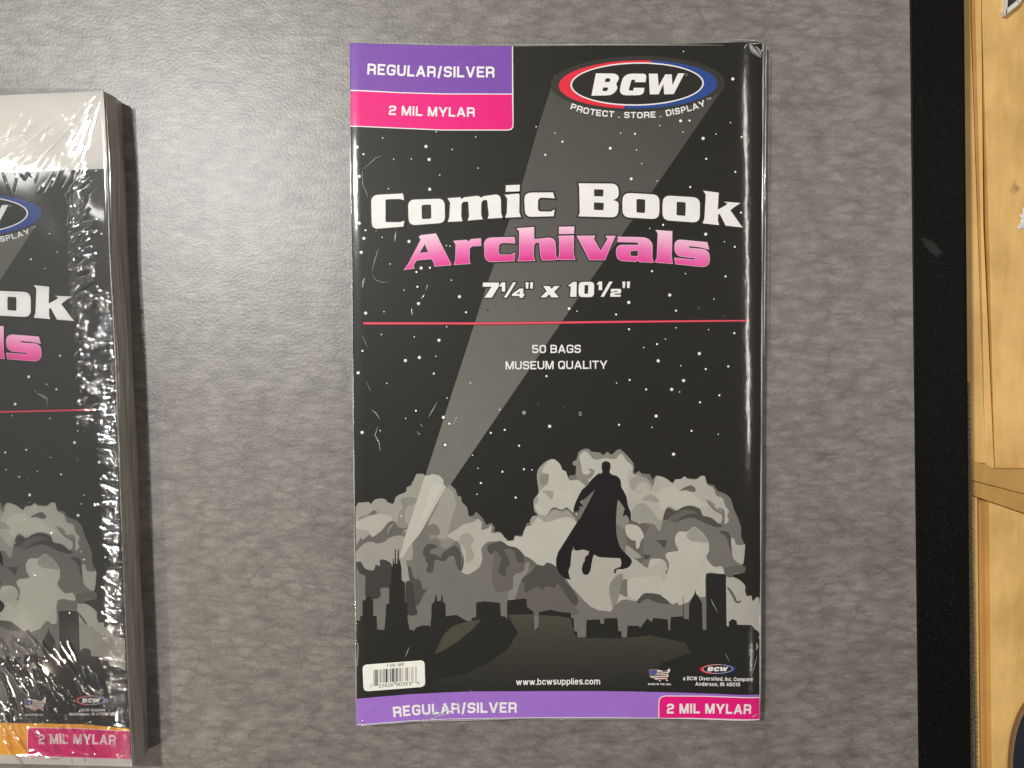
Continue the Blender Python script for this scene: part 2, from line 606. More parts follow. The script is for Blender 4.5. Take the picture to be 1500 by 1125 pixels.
STARS = []
for z_, lst in ((S7, [(270, 118, 0), (70, 190, 2), (120, 245, 1), (610, 185, 2), (690, 70, 0), (1000, 110, 0), (817, 208, 0), (357, 285, 0), (495, 283, 0), (635, 287, 2), (1020, 355, 0), (718, 408, 0), (87, 420, 2), (316, 517, 0), (640, 521, 2), (1475, 30, 0), (87, 787, 2), (136, 842, 1), (123, 906, 2), (267, 898, 0), (477, 930, 2), (770, 963, 0), (800, 966, 0), (102, 1016, 2), (330, 1107, 0)]),
                (zC, [(484, 713, 2), (450, 742, 1), (549, 711, 1), (705, 802, 0), (457, 850, 1), (360, 875, 0), (765, 923, 2), (465, 973, 2), (632, 1012, 0), (813, 1037, 1), (972, 1020, 1), (78, 1043, 2), (212, 1033, 0)]),
                (S1, [(948, 93, 0), (290, 375, 0), (652, 400, 0), (923, 438, 2), (1008, 290, 0), (82, 555, 1), (707, 627, 2), (553, 661, 2), (888, 615, 0), (866, 804, 1), (34, 795, 2), (348, 912, 0), (1268, 907, 0), (1012, 1072, 0)]),
                (S2, [(98, 95, 1), (910, 82, 2), (990, 108, 0), (1380, 140, 1), (685, 757, 1), (604, 1042, 1), (218, 1090, 0), (865, 1073, 0), (462, 1122, 2), (1022, 1130, 2), (1385, 825, 0)]),
                (S3, [(75, 20, 2), (300, 70, 0), (548, 103, 1), (769, 77, 1), (1027, 156, 0), (77, 288, 1), (547, 274, 0), (873, 293, 0), (1130, 327, 1), (442, 387, 0), (358, 437, 1), (225, 470, 0), (369, 604, 2), (780, 531, 2), (595, 653, 0), (844, 686, 1), (1069, 660, 1), (84, 794, 1), (623, 801, 2), (249, 889, 1), (504, 889, 2), (583, 914, 0), (980, 948, 1), (787, 1018, 1)]),
                (S4, [(677, 216, 1), (575, 293, 0), (951, 282, 2), (1010, 345, 1), (139, 433, 2), (320, 415, 0), (968, 557, 2), (1425, 437, 1), (1242, 660, 0), (1296, 791, 0), (1325, 938, 1), (1287, 1050, 0)]),
                (S5, [(327, 237, 1), (132, 407, 1), (580, 371, 2), (886, 248, 2), (729, 186, 0), (467, 155, 1), (275, 565, 1), (1273, 356, 1), (323, 800, 1), (404, 806, 0), (109, 825, 1), (241, 1083, 1)]),
                (S6, [(212, 269, 2), (172, 382, 0), (566, 417, 1), (833, 450, 0), (386, 650, 2)]),
                (zB, [(880, 147, 0), (1060, 260, 0), (1181, 315, 2), (862, 571, 2), (917, 569, 1), (735, 599, 0), (877, 640, 0), (497, 646, 0), (584, 650, 1), (433, 738, 2), (141, 698, 1), (95, 644, 0), (36, 778, 1), (594, 749, 0), (625, 832, 0), (561, 925, 2), (720, 937, 0), (921, 975, 1), (1000, 678, 2), (1078, 652, 0), (1167, 582, 0), (1236, 668, 1), (1019, 803, 1), (1197, 882, 1)]),
                (zD, [(709, 372, 1), (618, 396, 0), (1002, 436, 2), (1131, 488, 0), (1202, 523, 1), (1245, 287, 1), (633, 690, 1), (863, 707, 0), (1138, 726, 1), (755, 854, 2), (1058, 882, 0), (951, 943, 1), (628, 939, 0), (1128, 998, 0)])):
    for x, y, k in lst:
        q = z_([(x, y)])[0]
        STARS.append((q[0], q[1], (0.85, 1.45, 2.1)[k]))
LSTARS = []
for z_, lst in ((L2, [(452, 390, 0), (758, 370, 1), (727, 523, 1), (283, 624, 1), (410, 709, 0), (718, 867, 1), (891, 874, 1), (523, 556, 0), (930, 390, 1)]),
                (L3, [(548, 444, 1), (263, 637, 2), (516, 752, 1), (138, 887, 2), (427, 706, 0), (110, 993, 0), (456, 1018, 0)]),
                (L4, [(711, 70, 0), (682, 176, 2), (48, 267, 1), (240, 243, 1), (464, 313, 0), (908, 356, 2), (341, 440, 0), (558, 468, 1), (56, 425, 0), (924, 509, 1), (271, 656, 2), (770, 658, 0), (745, 738, 0), (715, 843, 2)]),
                (L5, [(963, 164, 1), (982, 605, 1)])):
    for x, y, k in lst:
        q = z_([(x, y)])[0]
        LSTARS.append((q[0], q[1], (0.85, 1.45, 2.1)[k]))

# lettering of the title: (line, outline, holes)
TITLE = [
    ('w', zC([(118, 180, 55), (352, 168), (359, 216), (330, 208), (224, 210, 12), (224, 378, 12), (332, 378), (362, 368), (354, 410), (125, 428, 45)]), []),
    ('w', zC([(388, 214, 52), (656, 205, 50), (660, 382, 45), (395, 402, 50)]), [zC([(488, 252, 14), (558, 248, 14), (560, 352, 14), (490, 356, 14)])]),
    ('w', zC([(678, 202), (697, 235), (692, 340), (680, 376), (788, 370), (778, 335), (780, 242, 12), (795, 228, 8), (830, 226, 10), (836, 335), (826, 366), (936, 356), (924, 325), (925, 232, 12), (940, 216, 8), (968, 214, 10), (980, 320), (972, 352), (1082, 345), (1070, 310), (1068, 170, 50), (940, 188), (924, 200), (905, 184, 20), (800, 196), (778, 212), (775, 196)]), []),
    ('w', zC([(1105, 108), (1207, 104), (1205, 152), (1104, 155)]), []),
    ('w', zC([(1096, 178), (1115, 205), (1112, 310), (1100, 345), (1216, 340), (1203, 305), (1205, 180), (1198, 168)]), []),
    ('w', zC([(1238, 162, 55), (1450, 160), (1462, 203), (1355, 197, 20), (1340, 215, 12), (1340, 290, 15), (1355, 300, 10), (1435, 300), (1462, 285), (1455, 334), (1246, 340, 50)]), []),
    ('w', zD([(128, 88), (402, 90, 50), (404, 185, 30), (365, 203), (404, 215, 25), (400, 322, 50), (128, 314), (137, 290), (133, 110)]),
     [zD([(235, 128, 8), (300, 130, 8), (298, 178, 8), (235, 176, 8)]), zD([(234, 218, 8), (302, 222, 8), (300, 272, 8), (234, 270, 8)])]),
    ('w', zD([(430, 152, 55), (684, 166, 50), (682, 334, 50), (430, 320, 50)]), [zD([(526, 195, 10), (586, 198, 10), (585, 292, 10), (526, 288, 10)])]),
    ('w', zD([(706, 170, 55), (962, 186, 50), (960, 358, 50), (704, 340, 50)]), [zD([(802, 214, 10), (864, 218, 10), (862, 312, 10), (800, 306, 10)])]),
    ('w', zD([(984, 138), (1002, 165), (992, 330), (980, 362), (1092, 374), (1085, 345), (1086, 302), (1098, 298), (1138, 378), (1256, 390), (1236, 365), (1170, 272), (1205, 245), (1242, 222), (1125, 214), (1150, 225), (1140, 238), (1084, 268), (1090, 152)]), []),
    ('p', zC([(470, 486), (485, 475), (592, 463), (705, 690), (585, 700), (580, 672, 10), (560, 645), (450, 655), (428, 690), (432, 715), (360, 726), (395, 680), (485, 505)]), [zC([(470, 605), (512, 535), (540, 598)])]),
    ('p', zC([(724, 516), (815, 510), (832, 522), (850, 505), (920, 498), (922, 548), (860, 552), (838, 566, 10), (835, 650), (842, 680), (726, 688), (738, 655), (740, 540)]), []),
    ('p', zC([(945, 495, 55), (1165, 488), (1172, 530), (1070, 527, 20), (1052, 545, 8), (1050, 605, 12), (1065, 618, 8), (1140, 618), (1172, 602), (1165, 660), (955, 668, 50)]), []),
    ('p', zC([(1186, 424), (1205, 445), (1205, 630), (1194, 662), (1316, 658), (1306, 630), (1308, 545, 14), (1322, 526, 8), (1350, 524, 12), (1360, 620), (1372, 656), (1482, 652), (1470, 620), (1466, 488, 55), (1310, 505), (1310, 415)]), []),
    ('p', zD([(-4, 388), (97, 386), (95, 432), (-4, 434)]), []),
    ('p', zD([(-8, 450), (95, 447), (92, 570), (104, 610), (-14, 610), (-2, 575), (-2, 470)]), []),
    ('p', zD([(118, 450), (240, 448), (232, 470), (280, 555), (330, 470), (318, 450), (380, 450), (370, 470), (308, 612), (205, 612), (140, 490)]), []),
    ('p', zD([(398, 456), (600, 460, 50), (634, 500, 20), (632, 600), (642, 630), (548, 626), (538, 614), (520, 624), (392, 616, 45), (386, 512, 45), (540, 512, 6), (538, 492, 8), (396, 488), (404, 470)]), [zD([(482, 552, 8), (538, 548, 5), (536, 590, 8), (484, 588, 8)])]),
    ('p', zD([(660, 410), (770, 418), (766, 590), (772, 638), (654, 628), (668, 600), (674, 430)]), []),
    ('p', zD([(788, 472, 50), (1010, 494), (1022, 540), (960, 524), (882, 516, 6), (886, 532, 6), (1026, 545, 50), (1026, 664, 55), (795, 640), (788, 600), (930, 614, 8), (934, 600, 8), (790, 584, 50)]), []),
]


def draw_title(S, group):
    S.group = group
    body = S.order
    for kind, pts, holes in TITLE:
        S.poly('title_lettering', grow(rounded(pts), 2.4), OUTL, step=0)
    S.order += 3
    for kind, pts, holes in TITLE:
        for h in holes:
            pass
        if kind == 'w':
            S.poly('title_lettering', pts, WHT, holes, step=0)
        else:
            ys = [p[1] for p in pts]
            xm = sum(p[0] for p in pts) / len(pts)
            arc = lambda x: 330 + 0.00040 * (x - 816) ** 2          # the line's arched top
            t = lambda q: max(0.0, min(1.0, (q[1] - arc(q[0])) / 52.0))
            lp = rounded(pts)
            S.poly('title_lettering', grow(lp, 0.5), (246, 196, 222), [grow(rounded(h), -0.4) for h in holes], step=0)
            S.order += 1
            S.poly('title_lettering', lp, (244, 205, 222), holes, tone=t, col2=(222, 28, 136), step=0)
            S.order -= 1
    S.order += 4


def draw_logo(S, M, small=False):
    """oval emblem with three slanted letters; M maps main-emblem pixels to where it is printed"""
    c = zB
    mp = lambda pts: [M(p) + tuple(p[2:]) for p in pts]
    ce = zB([(602, 350)])[0]
    s = 1500 / 360
    tilt = -0.9
    em = 'small_emblem' if small else 'brand_emblem'
    if not small:
        S.poly(em, mp(ellipse(*zB([(600, 345)])[0], 530 / s, 168 / s, tilt=tilt)), (52, 49, 44))
    outer = lambda a0, a1: ellipse(ce[0], ce[1], 483 / s, 147 / s, a0, a1, 48, tilt)
    S.poly(em, mp(outer(100, 281)), RED)
    S.poly(em, mp(outer(-80, 101)), BLUE)
    ci = zB([(597, 347)])[0]
    S.poly(em, mp(ellipse(ci[0], ci[1], 407 / s, 132 / s, tilt=tilt)), WHT)
    S.poly(em, mp(ellipse(ci[0], ci[1], 398 / s, 124 / s, tilt=tilt)), (36, 33, 30))
    S.poly(em, mp(c([(345, 282), (470, 283, 30), (490, 310, 20), (468, 346), (480, 372, 20), (446, 416, 40), (318, 418)])), WHT,
           [mp(c([(405, 312, 6), (434, 312, 8), (430, 335, 8), (398, 335, 6)])), mp(c([(390, 368, 6), (422, 368, 8), (414, 390, 8), (384, 390, 6)]))])
    S.poly(em, mp(c([(514, 284, 50), (655, 284, 25), (648, 336), (582, 336), (584, 320), (562, 320, 12), (544, 387, 12), (572, 388), (576, 370), (642, 370), (634, 415, 40), (482, 416, 50)])), WHT)
    S.poly(em, mp(c([(668, 284), (722, 284), (728, 360), (768, 288), (808, 288), (812, 355), (846, 282), (885, 282), (820, 408), (762, 410), (757, 345), (728, 410), (674, 410)])), WHT)
    if not small:
        cc = zB([(895, 290)])[0]
        S.poly(em, mp(ellipse(cc[0], cc[1], 2.1, 2.1, n=16)), (150, 146, 138), [mp(ellipse(cc[0], cc[1], 1.5, 1.5, n=16))])
        path = mp(c([(188, 500), (260, 524), (340, 540), (430, 549), (455, 551)]))
        S.text('tagline_lettering', 'PROTECT', path, 38 / s, WHT, 0.2)
        S.text('tagline_lettering', '.', mp(c([(480, 553), (490, 553)])), 38 / s, WHT, 0.2)
        S.text('tagline_lettering', 'STORE', mp(c([(518, 555), (615, 556), (710, 552)])), 38 / s, WHT, 0.2)
        S.text('tagline_lettering', '.', mp(c([(735, 549), (745, 548)])), 38 / s, WHT, 0.2)
        S.text('tagline_lettering', 'DISPLAY', mp(c([(776, 544), (870, 526), (950, 504), (1016, 480)])), 38 / s, WHT, 0.2)
        S.text('tagline_lettering', 'TM', mp(c([(1022, 450), (1050, 438)])), 14 / s, (190, 186, 178), 0.16)


def draw_clouds(S, city=True):
    S.group = 'cloud'
    n = 'cloud_bank'
    BASE = c1([(65, 575), (150, 525), (185, 530), (240, 518), (262, 548), (320, 485), (360, 500), (430, 470), (470, 480), (500, 525), (575, 540), (615, 440), (680, 430), (750, 375), (755, 315), (820, 285), (830, 235), (870, 220), (880, 150), (915, 130), (975, 160), (1040, 150), (1080, 150), (1100, 130), (1150, 140), (1200, 150), (1270, 215), (1262, 265), (1300, 310), (1335, 275), (1360, 325), (1430, 345), (1455, 430)]) + \
        c2([(190, 255), (200, 330), (270, 400), (290, 525), (350, 525), (400, 465), (480, 545), (540, 645), (610, 620), (655, 680), (640, 740), (720, 740), (775, 790), (765, 840), (830, 860), (905, 855), (930, 790), (1030, 795), (1040, 740), (1070, 700), (1090, 630), (1160, 605), (1250, 520), (1195, 460), (1190, 390)]) + \
        c5([(20, 760), (85, 670), (80, 590), (60, 460), (85, 340), (190, 240), (290, 210), (380, 280), (410, 355), (460, 380), (490, 470), (510, 435), (590, 425), (600, 310), (550, 290), (555, 245), (605, 220), (630, 120), (690, 75), (770, 70), (810, 110), (920, 120), (975, 155), (1030, 110), (1085, 150), (1185, 72), (1280, 140), (1370, 245), (1395, 310), (1380, 350), (1400, 410)]) + \
        c6([(130, 100), (180, 105), (240, 110), (270, 170), (310, 120), (410, 150), (430, 190), (490, 205), (520, 165), (580, 160), (620, 130), (650, 155), (750, 160), (800, 125), (845, 130), (870, 215), (940, 230), (980, 290), (1080, 330), (1130, 380), (1165, 500), (1205, 580), (1245, 690), (1245, 800), (1290, 900), (1280, 1050), (1250, 1110)]) + \
        c8([(1290, 310), (1270, 370), (1160, 365), (1150, 420), (1230, 450), (1290, 510), (1290, 570), (1310, 625), (1365, 625), (1375, 685), (1450, 655)]) + [(1125, 877), (1125, 952), (505, 952), (505, 745)]
    base = BASE
    S.poly(n, base, K25, step=0)
    S.order += 1

    def pt(z, pts, col, sm=True):
        q = z(pts)
        q = smooth_loop(q, 3) if sm else q
        S.poly(n, q, col)
    # rim tone on top of the right-hand towers
    pt(c5, [(20, 760), (85, 670), (60, 460), (85, 340), (190, 240), (290, 210), (380, 280), (410, 355), (460, 380), (510, 500), (620, 495), (740, 580), (640, 900), (500, 1125), (0, 1125), (-5, 1000), (80, 980), (20, 900)], K4)
    pt(c5, [(600, 310), (555, 280), (560, 245), (605, 220), (635, 120), (690, 76), (770, 72), (810, 112), (920, 122), (975, 157), (1030, 112), (1085, 152), (1185, 74), (1280, 142), (1370, 247), (1395, 310), (1390, 420), (1500, 420), (1500, 1100), (1150, 1100), (900, 500), (750, 580), (620, 490), (600, 420)], K3)
    pt(c1, [(65, 585), (150, 528), (240, 520), (262, 552), (320, 487), (430, 472), (500, 527), (575, 543), (615, 442), (750, 378), (760, 317), (825, 287), (880, 152), (915, 132), (1010, 160), (940, 400), (860, 620), (780, 880), (700, 930), (560, 800), (460, 880), (350, 960), (280, 1000), (250, 965), (150, 1040), (125, 1005), (65, 1090)], K4)
    pt(c1, [(680, 480), (790, 450), (900, 470), (850, 560), (760, 590), (730, 760), (800, 850), (760, 900), (640, 880), (640, 700), (700, 600)], K3)
    pt(c1, [(65, 790), (120, 780), (240, 720), (350, 690), (500, 700), (560, 760), (450, 880), (350, 950), (280, 1000), (240, 930), (150, 900), (65, 880)], K5b)
    pt(c1, [(100, 735), (240, 685), (300, 632), (350, 655), (320, 685), (200, 708), (110, 750)], K2)
    pt(c1, [(65, 1120), (130, 1010), (150, 1040), (250, 965), (290, 1005), (400, 930), (500, 800), (590, 785), (640, 860), (700, 880), (760, 870), (700, 930), (640, 985), (520, 1000), (430, 1075), (330, 1090), (270, 1065), (180, 1080), (110, 1140), (65, 1190)], K2)
    pt(c3, [(60, 270), (190, 145), (280, 130), (350, 150), (450, 130), (540, 65), (690, 45), (830, 160), (830, 370), (750, 385), (775, 500), (800, 640), (760, 668), (690, 655), (680, 460), (560, 440), (490, 390), (400, 377), (390, 455), (330, 440), (300, 520), (180, 490), (130, 400), (60, 390)], K4)
    pt(c3, [(60, 430), (130, 410), (185, 495), (300, 522), (330, 450), (390, 457), (385, 385), (440, 370), (500, 395), (550, 460), (550, 740), (400, 760), (400, 870), (320, 915), (190, 880), (190, 610), (110, 560)], K0)
    pt(c3, [(770, 460), (820, 500), (840, 590), (880, 640), (940, 650), (980, 780), (1050, 770), (990, 850), (960, 920), (900, 1010), (860, 900), (850, 780), (800, 680)], K1)
    pt(c3, [(750, 690), (830, 690), (860, 860), (880, 1000), (900, 1125), (770, 1125), (740, 950)], K0)
    pt(PX, [(653, 716), (658, 710), (667, 717), (670, 727), (675, 728), (677, 736), (684, 743), (687, 757), (693, 758), (702, 770), (690, 800), (640, 800), (626, 770), (640, 745)], K3)
    pt(PX, [(648, 722), (655, 714), (664, 722), (668, 740), (663, 755), (658, 775), (652, 790), (640, 785), (628, 768), (640, 742)], K4)
    pt(c1, [(940, 900), (1000, 860), (1070, 840), (1130, 815), (1190, 860), (1215, 930), (1190, 980), (1100, 960), (1050, 1000), (1080, 1060), (1020, 1040), (1000, 930)], K25)
    pt(PX, [(655, 785), (668, 776), (680, 768), (694, 764), (700, 760), (706, 766), (705, 776), (715, 773.6), (719, 769), (720.6, 773.6), (720, 781), (732, 780), (737, 785), (743.5, 792.3), (741, 796), (734, 793.5), (715, 794), (706, 802), (705.5, 809), (706.6, 817), (702, 831), (686, 841), (676, 838), (679, 830), (679.4, 816), (671, 799), (664, 790)], K5b)
    pt(PX, [(672, 790), (684, 780), (694, 790), (690, 800), (695, 815), (684, 825), (682, 806)], K4)
    pt(PX, [(738, 793), (752, 792), (755, 785), (765, 786), (770, 772), (779, 769), (788, 758), (800, 765), (830, 757), (845, 765), (850, 775), (833, 812), (816, 830), (801.5, 823.7), (797, 828), (788.7, 827), (776, 819.5), (767, 814), (759, 803.5), (746, 800)], K5)
    pt(c5, [(150, 330), (200, 255), (290, 214), (378, 287), (408, 362), (460, 388), (508, 500), (620, 497), (722, 580), (680, 650), (600, 780), (560, 950), (480, 872), (420, 920), (310, 882), (240, 912), (200, 975), (100, 975), (45, 900), (35, 840), (90, 780), (66, 730), (110, 640), (170, 590), (130, 520), (230, 440), (135, 390)], K5)
    pt(c5, [(110, 430), (200, 410), (225, 450), (200, 560), (140, 570), (100, 540)], K3)
    pt(c5, [(130, 650), (200, 640), (290, 660), (270, 760), (230, 740), (180, 690)], K4)
    pt(c5, [(190, 975), (230, 950), (250, 900), (310, 872), (400, 908), (460, 872), (490, 890), (560, 950), (620, 1010), (640, 1040), (590, 1020), (480, 912), (400, 928), (320, 902), (255, 922), (225, 970)], K2)
    pt(c5, [(645, 170), (710, 102), (770, 132), (830, 207), (900, 217), (1000, 197), (1130, 212), (1190, 152), (1240, 152), (1290, 232), (1358, 292), (1376, 350), (1340, 470), (1330, 560), (1400, 640), (1500, 560), (1500, 1060), (1370, 1080), (1200, 700), (1100, 420), (940, 400), (860, 440), (790, 540), (740, 430), (690, 405), (665, 280)], K5)
    pt(c5, [(755, 345), (830, 350), (852, 390), (800, 470), (720, 500), (690, 470), (740, 432), (790, 402), (800, 378)], K3)
    pt(c5, [(1330, 480), (1390, 440), (1460, 470), (1420, 560), (1360, 580), (1340, 620), (1310, 560)], K4)
    pt(c6, [(0, 60), (60, 112), (130, 132), (200, 180), (270, 240), (310, 132), (410, 152), (490, 208), (520, 168), (580, 163), (620, 134), (660, 162), (750, 168), (800, 133), (843, 134), (868, 222), (938, 262), (968, 342), (1038, 372), (1068, 460), (1108, 510), (1090, 570), (1108, 620), (1075, 658), (1060, 640), (1060, 520), (1020, 480), (960, 480), (900, 400), (870, 420), (950, 510), (1030, 560), (1020, 640), (980, 640), (940, 600), (890, 580), (820, 560), (790, 490), (690, 456), (600, 470), (540, 510), (440, 470), (390, 560), (350, 730), (290, 660), (200, 640), (40, 630), (0, 480)], K5b)
    pt(c6, [(20, 170), (110, 130), (200, 150), (270, 250), (200, 320), (90, 300), (30, 260)], K4)
    pt(c6, [(80, 270), (160, 190), (240, 240), (220, 320), (130, 300)], K5b)
    pt(c6, [(300, 370), (380, 260), (520, 250), (560, 300), (680, 310), (780, 400), (860, 440), (780, 470), (690, 440), (560, 490), (450, 450), (380, 500)], K5)
    pt(c6, [(570, 288), (640, 245), (700, 232), (740, 270), (735, 302), (680, 300), (640, 285)], K2)
    pt(c6, [(150, 390), (230, 330), (320, 370), (340, 420), (200, 400)], K4)
    pt(c6, [(40, 610), (60, 480), (150, 430), (230, 470), (330, 600), (370, 610), (350, 722), (290, 660), (180, 640)], K4)
    pt(c6, [(845, 395), (890, 395), (950, 440), (960, 480), (1030, 490), (1030, 530), (980, 510), (930, 470), (890, 420)], K3)
    pt(c6, [(395, 620), (510, 640), (720, 590), (900, 670), (1050, 680), (1120, 600), (1180, 560), (1235, 700), (1238, 880), (1150, 860), (1130, 800), (1100, 740), (1000, 740), (1090, 870), (1120, 960), (1150, 1060), (1230, 1100), (1250, 1200), (930, 1200), (880, 1000), (890, 860), (830, 760), (730, 690), (650, 740), (560, 740), (520, 800), (550, 940), (440, 960), (400, 800)], K25)
    pt(c6, [(390, 580), (430, 480), (520, 515), (600, 470), (690, 456), (790, 496), (820, 565), (890, 582), (940, 612), (1000, 660), (1040, 680), (980, 695), (850, 650), (720, 590), (620, 600), (510, 640), (480, 600), (400, 612)], K1)
    pt(c6, [(440, 600), (560, 520), (680, 500), (760, 540), (700, 540), (600, 570), (510, 635)], K2)
    pt(c6, [(1000, 737), (1100, 745), (1130, 830), (1140, 950), (1110, 900), (1080, 800)], K1)
    pt(c8, [(410, 180), (450, 140), (550, 125), (525, 60), (515, -20), (560, -85), (650, -85), (730, -138), (830, -55), (885, 30), (885, 140), (860, 200), (940, 300), (1020, 295), (1050, 340), (1040, 385), (860, 375), (850, 620), (800, 640), (740, 600), (680, 670), (640, 700), (570, 735), (540, 692), (490, 715), (420, 690), (360, 610), (270, 597), (180, 590), (130, 640), (100, 710), (40, 720), (0, 700), (0, 300), (120, 255), (205, 328), (240, 230), (280, 212), (380, 222), (392, 300), (420, 385), (450, 270)], K5)
    pt(c6, [(640, 780), (730, 692), (830, 780), (878, 860), (760, 852), (690, 840)], K4)
    pt(c8, [(360, 390), (420, 385), (400, 470), (360, 440)], K5b)
    pt(c6, [(190, 740), (240, 672), (370, 780), (430, 790), (400, 920), (360, 882), (300, 842), (200, 850), (170, 950), (240, 1000), (260, 985), (200, 1050), (150, 980), (150, 850)], K1)
    pt(c6, [(178, 900), (240, 842), (330, 852), (382, 930), (345, 1030), (280, 1022), (200, 962)], K25)
    pt(c6, [(0, 640), (120, 650), (240, 670), (190, 760), (160, 900), (170, 1060), (0, 1060)], K2)
    pt(c6, [(-20, 665), (110, 680), (175, 790), (140, 840), (120, 918), (88, 918), (82, 842), (40, 832), (-20, 770)], K5)
    pt(c6, [(-20, 890), (60, 940), (150, 1020), (60, 1032), (-20, 1000)], K4)
    pt(c6, [(1132, 815), (1165, 820), (1190, 880), (1250, 890), (1288, 884), (1284, 960), (1270, 1080), (1245, 1103), (1160, 1040), (1140, 940)], K5b)
    pt(c8, [(1080, 410), (1150, 412), (1230, 452), (1288, 512), (1288, 572), (1308, 628), (1363, 628), (1378, 687), (1450, 662), (1450, 1080), (1085, 1080)], K5b)
    pt(c8, [(1085, 530), (1120, 540), (1180, 630), (1200, 680), (1250, 672), (1220, 705), (1175, 690), (1140, 620)], K2)
    pt(c8, [(1060, 330), (1100, 302), (1220, 292), (1288, 302), (1278, 370), (1170, 365), (1150, 418), (1080, 408)], K2)
    pt(zF, [(200, 930), (230, 780), (380, 780), (600, 815), (700, 882), (800, 832), (802, 920), (545, 955), (530, 1040), (640, 1080), (640, 1140), (400, 1140), (280, 1042)], K5b)
    pt(zF, [(468, 1000), (500, 940), (552, 922), (532, 1030), (500, 1140), (480, 1090)], K3)
    pt(zF, [(640, 1085), (690, 1040), (760, 1045), (830, 1090), (900, 1110), (1050, 1060), (1060, 1200), (500, 1200), (540, 1080)], K25)
    pt(zF, [(640, 1080), (690, 1040), (770, 1045), (840, 1100), (760, 1095), (700, 1070), (650, 1100)], K1)
    pt(c4, [(-20, 480), (100, 540), (200, 578), (350, 490), (390, 350), (380, 240), (460, 130), (560, 140), (540, 300), (520, 640), (600, 820), (850, 900), (900, 1130), (-20, 1130)], K25)
    pt(c4, [(840, 900), (900, 720), (970, 690), (1010, 810), (1140, 740), (1210, 780), (1400, 700), (1420, 690), (1640, 1010), (1700, 1130), (1000, 1130)], K2)
    pt(c4, [(920, 660), (1060, 530), (1130, 452), (1240, 457), (1290, 412), (1400, 470), (1500, 620), (1700, 900), (1640, 1000), (1420, 690), (1390, 760), (1280, 740), (1210, 780), (1140, 740), (1010, 810), (970, 800), (970, 700)], K1)
    pt(c4, [(520, 640), (550, 300), (460, 260), (470, 160), (640, 116), (740, 182), (860, 207), (960, 312), (1040, 352), (1130, 440), (1000, 480), (940, 540), (820, 580), (800, 770), (600, 815), (540, 700)], K2)
    pt(c4, [(460, 180), (560, 142), (640, 118), (740, 184), (860, 208), (960, 314), (950, 410), (870, 400), (810, 242), (690, 230), (740, 340), (770, 440), (710, 500), (720, 590), (680, 600), (610, 530), (650, 360), (560, 242), (520, 300), (470, 260)], K1)
    pt(c4, [(810, 770), (820, 590), (950, 532), (980, 420), (1040, 420), (1000, 560), (920, 660), (830, 910), (740, 910), (760, 800)], K3)
    pt(c4, [(0, 182), (50, 192), (118, 360), (118, 480), (100, 528), (30, 480), (-10, 390)], K1)
    pt(c3, [(960, 330), (1010, 100), (1060, 110), (1180, 85), (1240, 220), (1310, 225), (1430, 115), (1500, 200), (1500, 500), (1300, 420), (1100, 560), (1000, 500)], K25)
    pt(c3, [(975, 290), (1010, 190), (1070, 157), (1165, 172), (1165, 210), (1100, 232), (1078, 282), (1180, 312), (1220, 347), (1250, 282), (1330, 222), (1400, 182), (1450, 192), (1500, 300), (1500, 520), (1440, 450), (1410, 332), (1340, 332), (1270, 395), (1150, 375), (1130, 500), (1100, 545), (1040, 548), (1030, 500), (1050, 430), (1020, 400), (1010, 330)], K1)
    # the search light where it crosses the clouds
    S.poly(n, c1([(1010, 158), (1040, 152, 8), (1080, 152), (1100, 132, 10), (1150, 142), (1200, 152, 20), (1268, 217, 20), (1260, 266, 10), (1300, 312)]) + c3([(950, 0), (800, 190), (710, 330), (680, 345), (655, 345), (700, 190), (725, 80), (770, -50)]), K5)
    S.poly(n, c1([(1100, 250), (1180, 240), (1250, 300), (1150, 480), (1020, 720), (900, 900), (1000, 640)]), (190, 187, 176))


